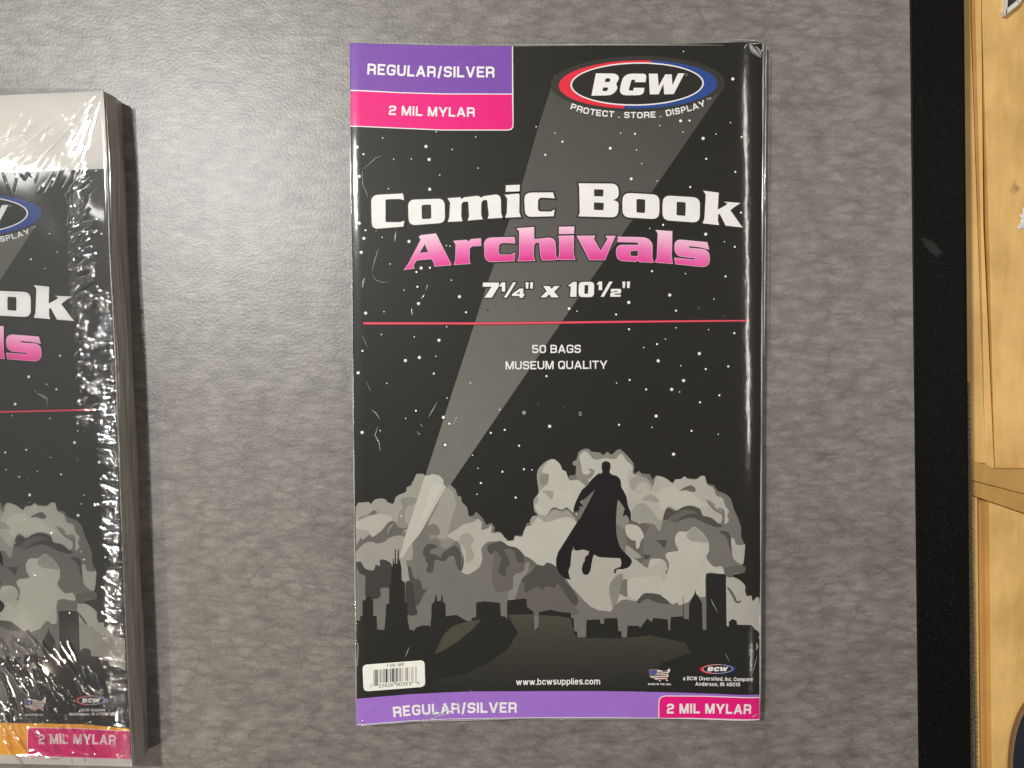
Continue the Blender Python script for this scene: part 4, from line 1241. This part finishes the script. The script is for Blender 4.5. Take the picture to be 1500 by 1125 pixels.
    bb = [(1114.1, 1057.2)] + BOT[1:-1] + [(522, 1062.4)]
    S.poly(n, bt + bb, (240, 225, 240))
    S.poly(n, bt + [(1114.1, 1056.6)] + [(x, y - 0.9) for x, y in BOT[1:-1]] + [(522, 1061.6)], (160, 110, 202))
    S.poly(n, zH([(676, 898), (676, 742, 52), (1000, 744), (1200, 752), (1379, 766), (1379, 921), (1200, 909), (900, 899)]), WHT)
    S.poly(n, zH([(682, 897), (682, 748, 48), (1000, 750), (1200, 758), (1379, 772), (1379, 917), (1200, 905), (900, 896)]), PINK)
    S.text(n, 'REGULAR/SILVER', zG([(360, 892), (480, 880), (620, 872), (750, 866), (900, 863), (1060, 861), (1205, 861)]), 72 / 4.6875, WHT, 0.20, 0.15)
    S.text(n, '2 MIL MYLAR', zH([(735, 866), (900, 865), (1050, 866), (1180, 869), (1315, 876)]), 67 / 4.6875, WHT, 0.20, 0.15)
    # small print
    n = 'web_address'
    S.text(n, 'www.bcwsupplies.com', [(756, 1003.2), (818, 1002.4), (879, 1002.2)], 9.2, WHT, 0.17, 0.12)
    n = 'company_address'
    S.text(n, 'a BCW Diversified, Inc. Company', zH([(845, 637), (1000, 639), (1150, 642), (1330, 650)]), 26 / 4.6875, WHT, 0.17, 0.16)
    S.text(n, 'Anderson, IN 46016', zH([(930, 675), (1238, 681)]), 26 / 4.6875, WHT, 0.17, 0.16)
    n = 'origin_lettering'
    S.text(n, 'MADE IN THE USA', zH([(606, 670), (762, 672)]), 13 / 4.6875, WHT, 0.2, 0.18)
    draw_map(S)
    # barcode sticker
    n = 'barcode_label'
    S.poly(n, zG([(146, 532, 32), (572, 499, 32), (577, 682, 34), (154, 715, 32)]), (240, 238, 228))
    Lc = ['0001101', '0011001', '0010011', '0111101', '0100011', '0110001', '0101111', '0111011', '0110111', '0001011']
    digs = '722626903236'
    bits = '101' + ''.join(Lc[int(d_)] for d_ in digs[:6]) + '01010' + ''.join(''.join('1' if c == '0' else '0' for c in Lc[int(d_)]) for d_ in digs[6:]) + '101'
    S.order += 1
    x0, x1 = 222, 518
    i = 0
    while i < 95:
        if bits[i] == '1':
            j = i
            while j < 95 and bits[j] == '1':
                j += 1
            long_ = i < 10 or i >= 85 or 45 <= i < 50
            yb = 678 if long_ else 660
            xa, xb = x0 + (x1 - x0) * i / 95, x0 + (x1 - x0) * (j - 0.1) / 95
            sh = lambda x: -(x - x0) * 0.078
            fade = (36, 36, 42) if i < 54 else (118, 114, 108)
            S.poly(n, zG([(xa, 567 + sh(xa)), (xb, 567 + sh(xb)), (xb, yb + sh(xb)), (xa, yb + sh(xa))]), fade, step=0)
            i = j
        else:
            i += 1
    dk = (60, 58, 54)
    S.text(n, '1-SIL-M2', zG([(312, 547), (430, 538)]), 20 / 4.6875, dk, 0.15, 0.14, italic=0.2)
    S.text(n, '7', zG([(198, 690), (212, 689)]), 21 / 4.6875, dk, 0.14)
    S.text(n, '22626', zG([(258, 688), (360, 680)]), 23 / 4.6875, dk, 0.14, 0.2)
    S.text(n, '90323', zG([(377, 678), (482, 670)]), 23 / 4.6875, dk, 0.14, 0.2)
    S.text(n, '6', zG([(522, 666), (536, 665)]), 20 / 4.6875, dk, 0.14)
    # emblem again, small
    cm, cs = (934.3, 124.0), (1051.0, 979.6)
    draw_logo(S, lambda p: (cs[0] + (p[0] - cm[0]) * 0.2245, cs[1] + (p[1] - cm[1]) * 0.205), True)

    root = empty('comic_bag_pack', P(815, 560), 'whole black pack with purple and pink corner banner lying flat on the table', 'bag pack', 'packs of comic book bags on the table')
    e0, e1 = line_cut(0.2, False), line_cut(0.2, True)
    made = S.finish(surf_r, CUTS, root, [(e0[0], e0[1], 1), (e1[0], e1[1], -1)])

    # body: the stack of bags below the cover
    n = NT('bag_edges')
    v = n.coords((1, 1, 1))
    sp = n.n('ShaderNodeSeparateXYZ')
    gg = n.n('ShaderNodeNewGeometry')
    n.l(gg.outputs['Position'], sp.inputs[0])
    lay = n.noise(n.coords((18, 18, 900)), 3.0, 2.0, 0.6)
    n.l(n.ramp(lay, [(0.36, (0.13, 0.115, 0.10)), (0.62, (0.42, 0.38, 0.33))]), n.b.inputs['Base Color'])
    n.b.inputs['Roughness'].default_value = 0.28
    n.b.inputs['Coat Weight'].default_value = 0.8
    n.b.inputs['Coat Roughness'].default_value = 0.1
    n.l(n.bump(lay, 0.5, 0.0005), n.b.inputs['Normal'])
    stack_mat = n.m
    outline = []
    N1 = 40
    for i in range(N1):
        outline.append(('L', UL(1062 - (1000) * i / N1), 1062.4 - 1000 * i / N1))
    for q in TOP[:-1]:
        outline.append(('T', q[0], q[1]))
    for i in range(N1):
        vv = 60 + 997 * i / N1
        outline.append(('R', UR(vv), vv))
    for q in BOT[:-1]:
        outline.append(('B', q[0], q[1]))
    bm = bmesh.new()
    rings = []
    LV = 9
    for k in range(LV + 1):
        t = k / LV
        ring = []
        for side, u, v_ in outline:
            co, no = surf_r(min(max(u, UL(v_)), UR(v_)), v_)
            ztop = co.z - 0.00005
            z = 0.0003 + (ztop - 0.0003) * t
            blg = math.sin(math.pi * min(1.0, t * 0.93 + 0.05)) + 0.35 * (1 - t)
            j = (0.35 if k % 2 else -0.2) * (t < 1)
            if side == 'R':
                ou, ov = (5.6 if v_ < 330 else 4.6) * blg + 1.6 * (1 - t) + j, 0.0
            elif side == 'L':
                ou, ov = -1.6 * blg - j * 0.4, 0.0
            elif side == 'T':
                ou, ov = 0.0, -1.6 * blg - j * 0.4
            else:
                ou, ov = 0.0, 1.5 * blg + j * 0.4
            # keep the photographed outline at the height of the cover's edge
            p = P(u, v_, HR)
            ring.append(bm.verts.new((p.x + ou * PXM, p.y - ov * PXM, z)))
        rings.append(ring)
    M = len(outline)
    for a_, b_ in zip(rings, rings[1:]):
        for i in range(M):
            bm.faces.new((a_[i], a_[(i + 1) % M], b_[(i + 1) % M], b_[i]))
    bm.faces.new(rings[0][::-1])
    bmesh.ops.recalc_face_normals(bm, faces=bm.faces[:])
    me = bpy.data.meshes.new('bag_stack')
    bm.to_mesh(me); bm.free()
    me.materials.append(stack_mat)
    link_mesh('bag_stack', me, root)

    # bag film: rolled edge lips and creases, highlights partly painted as white
    fm = film_mat()
    bm = bmesh.new()

    def tube(pts, r, seg=6, lift=0.0003):
        prev = None
        m_ = len(pts)
        for i, (u, v_) in enumerate(pts):
            co, no = surf_r(min(max(u, UL(v_)), UR(v_)), v_)
            base = P(u, v_, HR)
            base.z = co.z + lift
            a_ = pts[max(0, i - 1)]; b_ = pts[min(m_ - 1, i + 1)]
            d_ = (P(*b_, HR) - P(*a_, HR)).normalized()
            sd = Vector((-d_.y, d_.x, 0))
            rr_ = r * (math.sin(math.pi * (0.08 + 0.84 * i / (m_ - 1))) if m_ > 2 else 1)
            ring = [bm.verts.new(base + sd * (math.cos(2 * math.pi * s / seg) * rr_ * PXM) + Vector((0, 0, math.sin(2 * math.pi * s / seg) * rr_ * PXM * 0.8))) for s in range(seg)]
            if prev:
                for s in range(seg):
                    bm.faces.new((prev[s], ring[s], ring[(s + 1) % seg], prev[(s + 1) % seg]))
            prev = ring

    def cr(z_, pts, r):
        q = z_(pts)
        out = []
        for a_, b_ in zip(q, q[1:]):
            for k in range(4):
                t = k / 4
                out.append((a_[0] * (1 - t) + b_[0] * t, a_[1] * (1 - t) + b_[1] * t))
        out.append(q[-1][:2])
        tube(out, r)
    # left lip
    def wob(a_, b_, n_, amp, r):
        out = []
        for i in range(n_ + 1):
            t = i / n_
            out.append((a_[0] + (b_[0] - a_[0]) * t + amp * (rng.rand() - .5), a_[1] + (b_[1] - a_[1]) * t))
        tube(out, r)
    for y0, y1 in ((66, 188), (185, 330), (325, 520), (515, 640), (640, 760), (760, 930), (925, 1058)):
        wob((UL(y0) + 0.4, y0), (UL(y1) + 0.4, y1), 14, 0.35, 1.3)
    for y0, y1 in ((62, 210), (200, 400), (395, 640), (630, 840), (840, 1054)):
        wob((UR(y0) + 0.6, y0), (UR(y1) + 0.6, y1), 18, 0.3, 1.1)
    for y0, y1 in ((66, 130), (120, 300), (310, 520)):
        wob((UR(y0) + 5.2, y0), (UR(y1) + 4.0, y1), 18, 0.5, 0.9)
    for x0, x1 in ((1072, 1100), (1084, 1118), (515, 700), (700, 1060)):
        yy = 58.8 if x0 > 1060 else 65.5
        y2_ = 58.2 if x0 > 1060 else 66.6
        wob((x0, yy + (0 if x0 != 515 else -2.6)), (x1, y2_), 12, 0.5, 1.0)
    wob((525, 1062.6), (610, 1056.4), 8, 0.4, 1.0)
    wob((600, 1056.6), (760, 1052.4), 10, 0.4, 1.1)
    wob((760, 1052.6), (960, 1052.6), 10, 0.3, 0.8)
    CREASES = [(zC, [(58, 858), (62, 820), (72, 785)], 1.7), (zC, [(292, 520), (296, 480), (302, 446)], 0.9), (zC, [(487, 940), (498, 922), (512, 905)], 1.1),
               (zC, [(418, 1008), (417, 1035), (420, 1060)], 0.9), (zC, [(520, 880), (527, 850), (530, 832)], 0.5), (zC, [(152, 450), (160, 436)], 0.6),
               (zG, [(520, 925), (600, 880), (680, 830), (750, 785)], 0.8), (zG, [(560, 925), (660, 890), (760, 850), (810, 828)], 1.0), (zG, [(600, 905), (700, 860), (780, 800)], 0.6), (zG, [(750, 785), (800, 800), (812, 826)], 0.6),
               (zG, [(115, 945), (135, 925), (158, 912)], 1.2), (zG, [(105, 380), (116, 400), (114, 470), (104, 560)], 0.8), (zG, [(880, 700), (910, 740), (935, 775)], 0.4),
               (zG, [(440, 480), (455, 440), (466, 412)], 0.5), (zG, [(165, 850), (200, 815), (240, 780)], 0.4),
               (S4, [(235, 205), (280, 240), (318, 300)], 0.8), (S4, [(300, 370), (270, 460), (310, 530), (322, 620)], 0.7), (S4, [(890, 130), (845, 210), (800, 285)], 0.6), (S4, [(1085, 280), (1048, 362)], 0.6), (S4, [(690, 420), (712, 460)], 0.5), (S4, [(720, 340), (745, 380)], 0.4),
               (S1, [(622, 90), (624, 130), (632, 165)], 0.8), (S1, [(78, 380), (110, 450), (136, 515)], 0.35), (S1, [(125, 890), (175, 1000)], 0.3),
               (c1, [(610, 785), (540, 860), (490, 970)], 0.5), (c1, [(480, 960), (520, 870), (560, 820)], 0.4), (c1, [(665, 640), (690, 690), (680, 715)], 0.5),
               (zA, [(210, 1040), (260, 1000), (300, 960), (355, 940)], 0.5), (zA, [(205, 1115), (205, 1050)], 0.4), (zC, [(55, 40), (60, 110), (85, 160), (95, 200)], 0.45),
               (zC, [(130, 760), (150, 800), (200, 820), (255, 812)], 0.4), (zC, [(125, 740), (150, 640), (180, 560)], 0.4),
               (c8, [(905, 645), (940, 720), (985, 805)], 0.5), (zH, [(1135, 455), (1165, 510)], 0.4), (zH, [(1330, 590), (1362, 480)], 0.4), (zH, [(1358, 390), (1362, 415), (1356, 440)], 1.0), (zH, [(1380, 340), (1376, 365)], 1.0),
               (zH, [(1370, 880), (1340, 890), (1325, 905)], 0.7), (zB, [(1250, 130), (1262, 110), (1275, 98)], 0.9), (zB, [(1370, 85), (1375, 120), (1355, 150)], 1.2), (zB, [(1285, 98), (1310, 140), (1360, 178)], 3.4), (zB, [(1322, 112), (1345, 130), (1362, 165)], 1.5), (zB, [(1280, 95), (1320, 96), (1368, 86)], 0.9)]
    for z_, pts, r in CREASES:
        cr(z_, pts, r * 1.15)
    bmesh.ops.recalc_face_normals(bm, faces=bm.faces[:])
    me = bpy.data.meshes.new('film_crease')
    bm.to_mesh(me); bm.free()
    for p in me.polygons:
        p.use_smooth = True
    me.materials.append(crease_mat())
    o = link_mesh('film_crease', me, root)
    o['kind'] = 'stuff'
    return root


_film = []


def film_mat():
    """clear bag film: lets most light through, mirrors the rest"""
    if _film:
        return _film[0]
    m = bpy.data.materials.new('clear_film')
    m.use_nodes = True
    t = m.node_tree
    t.nodes.clear()
    out = t.nodes.new('ShaderNodeOutputMaterial')
    tr = t.nodes.new('ShaderNodeBsdfTransparent')
    tr.inputs[0].default_value = (0.97, 0.97, 0.965, 1)
    gl = t.nodes.new('ShaderNodeBsdfGlossy')
    gl.inputs['Roughness'].default_value = 0.055
    gl.inputs['Color'].default_value = (0.98, 0.99, 1, 1)
    lw = t.nodes.new('ShaderNodeFresnel')
    lw.inputs['IOR'].default_value = 1.62
    mx = t.nodes.new('ShaderNodeMath')
    mx.operation = 'MULTIPLY_ADD'
    mx.inputs[1].default_value = 1.9
    mx.inputs[2].default_value = 0.08
    mx.use_clamp = True
    t.links.new(lw.outputs[0], mx.inputs[0])
    mix = t.nodes.new('ShaderNodeMixShader')
    t.links.new(mx.outputs[0], mix.inputs[0])
    t.links.new(tr.outputs[0], mix.inputs[1])
    t.links.new(gl.outputs[0], mix.inputs[2])
    t.links.new(mix.outputs[0], out.inputs['Surface'])
    _film.append(m)
    return m


def crease_mat():
    """film with white mixed in: stress-whitened folds, and painted highlights on lips and corner"""
    m = film_mat().copy()
    m.name = 'creased_film'
    t = m.node_tree
    out = [q for q in t.nodes if q.type == 'OUTPUT_MATERIAL'][0]
    mix0 = out.inputs['Surface'].links[0].from_node
    d = t.nodes.new('ShaderNodeBsdfDiffuse')
    d.inputs['Color'].default_value = (0.82, 0.82, 0.80, 1)
    mx = t.nodes.new('ShaderNodeMixShader')
    mx.inputs[0].default_value = 0.30
    t.links.new(mix0.outputs[0], mx.inputs[1])
    t.links.new(d.outputs[0], mx.inputs[2])
    t.links.new(mx.outputs[0], out.inputs['Surface'])
    return m


draw_right()


# ------------------------------------------------------------------ the shrink wrapped pack at the left
HL = 0.0155
ER = [(130, 151.0), (133, 151.2), (248, 157.6), (360, 160.2), (530, 169.6), (700, 176.0), (870, 182.4), (1041, 190.0), (1125, 194.0)]


def edge_l(v):
    vs = [e[0] for e in ER]; us = [e[1] for e in ER]
    if v <= vs[0]:
        return us[0]
    return float(np.interp(v, vs, us))


def surf_l(u, v):
    return P(u, v, HL), Vector((0, 0, 1))


def rotmap(ar, al, phi=-1.4, sx_=1.0, sy_=1.0):
    c, s = math.cos(math.radians(phi)), math.sin(math.radians(phi))

    def f(p):
        x, y = (p[0] - ar[0]) * sx_, (p[1] - ar[1]) * sy_
        return (al[0] + x * c - y * s, al[1] + x * s + y * c)
    return f


def draw_left():
    G = {'logo': rotmap((1030.7, 121.6), (41.3, 312), -1.4, 1.0, 0.90), 'title': rotmap((1087, 333), (108, 470), -1.2),
         'cloud': rotmap((1030.7, 696), (79, 735), -0.6), 'city': rotmap((1063.2, 842), (115.5, 896.4), -0.8), 'figure': rotmap((925, 821.6), (6.4, 886.8), -1.0)}
    S = Sheet(False, lambda g, p: G[g](p) if g in G else (p[0], p[1]))
    k = math.tan(math.radians(1.9))
    XL = -445
    ysl = lambda y, x: y - (x) * 0.040          # lines of the cover rise to the right

    S.poly('cover_sheet', [(XL, 270.5), (0, 253), (157.6, 247)] + [(edge_l(v) - 0.8, v) for v in range(260, 1112, 30)] + [(edge_l(1112) - 0.8, 1112), (41, 1107), (0, 1105), (XL, 1106)], (52, 50, 47))
    S.poly('light_beam', [(-395, 905), (-340, 720), (-240, 470), (-165, 330), (64, 312), (0, 411), (-120, 600), (-300, 850), (-370, 915)], (104, 101, 93))
    S.order += 1
    for x, y, r in LSTARS:
        S.poly('star_field', ellipse(x, y, r, r, n=12), (245, 243, 240), step=0)
    draw_clouds(S)
    S.group = None
    S.poly('cloud_bank', [(105, 905), (128, 915), (150, 930), (182.5, 935), (184.5, 990), (118, 990)], K4)
    draw_city(S)
    S.group = None
    S.poly('city_skyline', [(112, 962), (117, 956), (119, 951), (126, 949), (133, 952), (134, 961), (150, 962), (152, 967), (160, 968), (161, 975), (172, 976), (186.8, 984), (189.5, 1064), (-440, 1060), (-440, 1000), (60, 985)], (40, 38, 35))
    draw_figure(S)
    S.group = 'logo'
    draw_logo(S, lambda p: (p[0], p[1]))
    draw_title(S, 'title')
    S.group = None
    S.poly('rule_line', [(XL + 30, 612.6), (0, 602.2), (138, 599.0), (138, 601.2), (0, 604.6), (XL + 30, 615)], (225, 80, 100))
    n = 'bottom_banner'
    S.poly(n, [(XL, 1062), (0, 1058.6), (120, 1060.5), (190, 1067), (191.5, 1112.4), (41, 1107), (0, 1105), (XL, 1106)], (240, 178, 50))
    S.poly(n, [(40.2, 1107), (40.2, 1065, 7), (110, 1066), (190, 1070.6), (191.8, 1112.4), (110, 1109.4)], (244, 225, 230))
    S.poly(n, [(41.2, 1106.6), (41.2, 1066, 6.5), (110, 1067), (190, 1071.4), (191.8, 1111.8), (110, 1108.8)], (220, 44, 122))
    S.text(n, '2 MIL MYLAR', L6([(355, 905), (600, 902), (850, 905), (1062, 912)]), 92 / 6.25, WHT, 0.19, 0.15)
    n = 'company_address'
    S.text(n, 'BCW Supplies', L6([(745, 605), (965, 603)]), 26 / 6.25, WHT, 0.16, 0.16)
    S.text(n, 'Middletown, IN 47356 USA', L6([(638, 642), (1075, 640)]), 26 / 6.25, WHT, 0.16, 0.16)
    cm, cs = (934.3, 124.0), (134.0, 1025.6)
    draw_logo(S, lambda p: (cs[0] + (p[0] - cm[0]) * 0.20, cs[1] + (p[1] - cm[1]) * 0.205), True)
    draw_map(S, lambda p: (p[0] - 914.0, p[1] + 43.5))
    S.text('origin_lettering', 'MADE IN THE USA', L6([(236, 643), (398, 643)]), 2.7, WHT, 0.2, 0.18)

    root = empty('comic_bag_pack', P(-130, 620), 'shrink wrapped pack in crinkled film, white board above its cover, cut off at left', 'bag pack', 'packs of comic book bags on the table')
    S.finish(surf_l, [], root)

    # white backing board under the cover
    n = NT('white_board')
    v = n.coords()
    f = n.noise(v, 60, 3, 0.5)
    n.l(n.ramp(f, [(0.3, (0.66, 0.62, 0.575)), (0.7, (0.71, 0.67, 0.625))]), n.b.inputs['Base Color'])
    n.b.inputs['Roughness'].default_value = 0.6

    def slab(name, px, z1, z0, mat, inset=0.0):
        bm = bmesh.new()
        q = [P(x, y, z1) for x, y in px]
        hi = [bm.verts.new(c) for c in q]
        lo = [bm.verts.new((c.x, c.y, z0)) for c in q]
        k_ = len(q)
        bm.faces.new(hi); bm.faces.new(lo[::-1])
        for i in range(k_):
            bm.faces.new((lo[i], lo[(i + 1) % k_], hi[(i + 1) % k_], hi[i]))
        bmesh.ops.recalc_face_normals(bm, faces=bm.faces[:])
        me = bpy.data.meshes.new(name)
        bm.to_mesh(me); bm.free()
        me.materials.append(mat)
        return link_mesh(name, me, root)
    rim = [(edge_l(v_), v_) for v_ in [133] + list(range(140, 1123, 22)) + [1123]]
    slab('backing_board', [(XL, 158), (0, 139.8)] + rim + [(0, 1118.4), (XL, 1119)], HL - 0.00006, HL - 0.0010, n.m)

    # stack of bags and boards, seen from its side
    n = NT('stack_side')
    lay = n.noise(n.coords((14, 14, 620)), 2.6, 3.0, 0.6)
    blot = n.noise(n.coords((1, 1, 1)), 90, 2, 0.5)
    c_ = n.ramp(lay, [(0.30, (0.27, 0.245, 0.215)), (0.50, (0.40, 0.37, 0.33)), (0.68, (0.56, 0.525, 0.47))])
    n.l(c_, n.b.inputs['Base Color'])
    n.b.inputs['Roughness'].default_value = 0.35
    n.b.inputs['Coat Weight'].default_value = 0.9
    n.b.inputs['Coat Roughness'].default_value = 0.12
    n.l(n.bump(n.noise(n.coords((1, .12, 1)), 240, 2, .5), 0.7, 0.0012), n.b.inputs['Coat Normal'])
    bm = bmesh.new()
    rings = []
    LV = 7
    base_pts = [(XL, 158), (-200, 150), (0, 139.8), (100, 135.6)] + rim + [(100, 1121), (0, 1118.4), (-200, 1118), (XL, 1119)]
    for k_ in range(LV + 1):
        t = k_ / LV
        z = 0.0002 + (HL - 0.0011 - 0.0002) * t
        ring = []
        for i, (u, v_) in enumerate(base_pts):
            p = P(u, v_, HL)
            blg = 2.2 * math.sin(math.pi * (0.15 + 0.75 * t)) + (0.5 if k_ % 2 else 0)
            blg += 0.8 * math.sin(v_ * 0.021 + 1.3 * k_) * (u > 120)
            if v_ < 165 and u < 150:
                p.y += blg * 0.5 * PXM
            elif u > 120:
                p.x += blg * PXM
            ring.append(bm.verts.new((p.x, p.y, z)))
        rings.append(ring)
    M = len(base_pts)
    for a_, b_ in zip(rings, rings[1:]):
        for i in range(M):
            bm.faces.new((a_[i], a_[(i + 1) % M], b_[(i + 1) % M], b_[i]))
    bm.faces.new(rings[-1]); bm.faces.new(rings[0][::-1])
    bmesh.ops.recalc_face_normals(bm, faces=bm.faces[:])
    me = bpy.data.meshes.new('bag_stack')
    bm.to_mesh(me); bm.free()
    me.materials.append(n.m)
    link_mesh('bag_stack', me, root)

    # ---------------- shrink film with its wrinkles
    us = np.concatenate([[-446, -300, -160, -80, -30], np.arange(-10, 150.5, 0.95)])
    tail = np.linspace(0, 1, 46)                 # last stretch follows the slanted right edge
    vs = np.arange(129.5, 1125.5, 1.0)
    ed = np.array([edge_l(v_) for v_ in vs]) + 0.6
    U = np.concatenate([np.repeat(us[None, :], len(vs), 0), 151.0 + (ed[:, None] - 151.0) * tail[None, 1:]], 1)
    U = np.minimum(U, ed[:, None])
    V = np.repeat(vs[:, None], U.shape[1], 1)
    Hh = np.zeros_like(U)

    def ridge(pts, sig, h):
        pts = np.array(pts, float)
        x0, y0 = pts.min(0) - 5 * sig; x1, y1 = pts.max(0) + 5 * sig
        r0, r1 = np.searchsorted(vs, [y0, y1])
        if r1 <= r0:
            return
        uu, vv = U[r0:r1], V[r0:r1]
        best = np.full(uu.shape, 1e9)
        m_ = len(pts)
        for i in range(m_ - 1):
            a_, b_ = pts[i], pts[i + 1]
            d_ = b_ - a_
            L_ = max(1e-6, (d_ ** 2).sum())
            t = np.clip(((uu - a_[0]) * d_[0] + (vv - a_[1]) * d_[1]) / L_, 0, 1)
            dist = np.hypot(uu - a_[0] - t * d_[0], vv - a_[1] - t * d_[1])
            w = (i + t) / (m_ - 1)
            val = dist / (0.35 + 0.65 * np.sin(np.pi * np.clip(w, 0.03, 0.97)))
            best = np.minimum(best, val)
        Hh[r0:r1] += h * np.exp(-(best / sig) ** 2)

    def curve(p, ang, length, bend, n_=7):
        a_ = math.radians(ang)
        out = [list(p)]
        for i in range(n_):
            a_ += math.radians(bend) / n_
            out.append([out[-1][0] + math.cos(a_) * length / n_, out[-1][1] + math.sin(a_) * length / n_])
        return out
    U_ = lambda a_, b_: a_ + (b_ - a_) * rng.rand()
    # fan from the upper corner
    for i in range(44):
        ang = U_(97, 150)
        r0 = U_(12, 150)
        p = (151 + math.cos(math.radians(ang)) * r0, 131 + math.sin(math.radians(ang)) * r0)
        ridge(curve(p, ang + U_(-2, 2), U_(14, 70), U_(-5, 5)), U_(0.7, 1.3), U_(0.25, 0.6))
    for i in range(16):
        p = (U_(0, 70), U_(160, 262))
        ridge(curve(p, U_(118, 150), U_(6, 34), U_(-25, 25)), U_(0.7, 1.2), U_(0.25, 0.55))
    for pts in ([(3, 249), (10, 270), (19, 287), (24, 262), (24, 240)], [(30, 256), (36, 262), (40, 254), (46, 258)], [(63, 270), (56, 282)], [(115, 240), (104, 260), (92, 276)], [(78, 262), (66, 284)]):
        ridge(pts, 1.1, 0.7)
    # slanting folds beside the logo
    y = 262.0
    while y < 455:
        x = 98 + (y - 262) * 0.04 + U_(-3, 5)
        ridge(curve((x, y + 14), U_(-44, -20), U_(22, 48), U_(-24, 24)), U_(1.0, 1.9), U_(0.8, 1.7))
        y += U_(3.2, 6.2)
    # broken folds
    for i in range(150):
        y = U_(425, 620)
        x = U_(108, edge_l(y) - 4)
        ridge(curve((x, y), U_(-60, 60), U_(4, 16), U_(-90, 90)), U_(0.8, 1.7), U_(0.35, 1.0))
    # pleats along the right edge
    y = 560.0
    while y < 1075:
        e_ = edge_l(y)
        L_ = U_(12, 32)
        ridge(curve((e_ - L_ - 1, y - L_ * U_(0.1, 0.55)), U_(10, 34), L_, U_(-25, 25)), U_(0.85, 1.6), U_(0.7, 1.6))
        y += U_(2.3, 4.4)
    y = 470.0
    while y < 1105:
        e_ = edge_l(y)
        ridge(curve((e_ - U_(4, 9), y), U_(-5, 35), U_(4, 8), U_(-30, 30), 3), 0.75, U_(0.3, 0.7))
        y += U_(1.6, 3.2)
    # long hairpin folds over the lower part
    for i in range(120):
        x = U_(-8, 182); y = U_(925, 1085)
        if x > 60 and y < 985 and rng.rand() < 0.55:
            continue
        ridge(curve((x, y), U_(50, 70), U_(16, 56), U_(-20, 20), 9), U_(0.95, 1.5), U_(0.7, 1.6))
    for i in range(26):
        x = U_(-5, 60) ; y = U_(930, 1000)
        ridge(curve((x, y), U_(45, 66), U_(8, 24), U_(-40, 40)), U_(1.4, 2.4), U_(0.6, 1.1))
    for i in range(60):
        y = U_(1060, 1110); x = U_(150, edge_l(y) - 1)
        ridge(curve((x, y), U_(-40, 80), U_(2, 7), U_(-60, 60), 3), 0.7, U_(0.25, 0.6))
    for i in range(16):
        x = U_(20, 180)
        ridge(curve((x, U_(1100, 1110)), U_(-8, 12), U_(8, 30), U_(-8, 8)), 0.9, U_(0.3, 0.6))
    for i in range(26):
        x = U_(5, 150); y = U_(560, 900)
        ridge(curve((x, y), U_(30, 120), U_(2, 8), U_(-70, 70), 4), U_(0.6, 1.0), U_(0.15, 0.4))
    ridge([(50, 571), (60, 579), (71, 585), (69, 596), (62, 604), (50, 608)], 0.8, 0.4)
    # slow undulation of the whole sheet
    for i in range(26):
        cx, cy, s_ = U_(-10, 190), U_(130, 1125), U_(18, 46)
        if math.hypot(cx - 66, cy - 990) < 95:
            continue
        Hh += U_(-0.8, 0.8) * np.exp(-(((U - cx) / s_) ** 2 + ((V - cy) / (s_ * 1.4)) ** 2))
    calm = np.exp(-(((U - 66) / 42) ** 2 + ((V - 990) / 42) ** 2))
    Hh = Hh + 1.3 * calm
    # film wraps down over the right edge
    edge_d = ed[:, None] - U
    Hh -= 2.2 * np.exp(-edge_d / 1.4)
    z0 = HL + 0.0011
    dxp = (U - 750.0) / FPX
    dyp = -(V - 562.5) / FPX
    y2 = dyp * ct - st
    z2 = -dyp * st - ct
    kk = (z0 - CAM_H) / z2
    X = dxp * kk; Y = y2 * kk
    Zc = z0 + Hh * PXM
    nr, nc = U.shape
    co = np.stack([X, Y, Zc], -1).reshape(-1, 3)
    idx = np.arange(nr * nc).reshape(nr, nc)
    quads = np.stack([idx[:-1, :-1], idx[1:, :-1], idx[1:, 1:], idx[:-1, 1:]], -1).reshape(-1, 4)
    me = bpy.data.meshes.new('shrink_film')
    me.vertices.add(len(co))
    me.vertices.foreach_set('co', co.ravel())
    me.loops.add(quads.size)
    me.loops.foreach_set('vertex_index', quads.ravel().astype(np.int32))
    me.polygons.add(len(quads))
    me.polygons.foreach_set('loop_start', (np.arange(len(quads)) * 4).astype(np.int32))
    me.polygons.foreach_set('loop_total', np.full(len(quads), 4, np.int32))
    me.update(calc_edges=True)
    me.validate()
    me.polygons.foreach_set('use_smooth', np.ones(len(me.polygons), bool))
    me.materials.append(film_mat())
    link_mesh('shrink_film', me, root)


draw_left()

SC.render.engine = 'CYCLES'
SC.cycles.max_bounces = 8
SC.cycles.transparent_max_bounces = 12
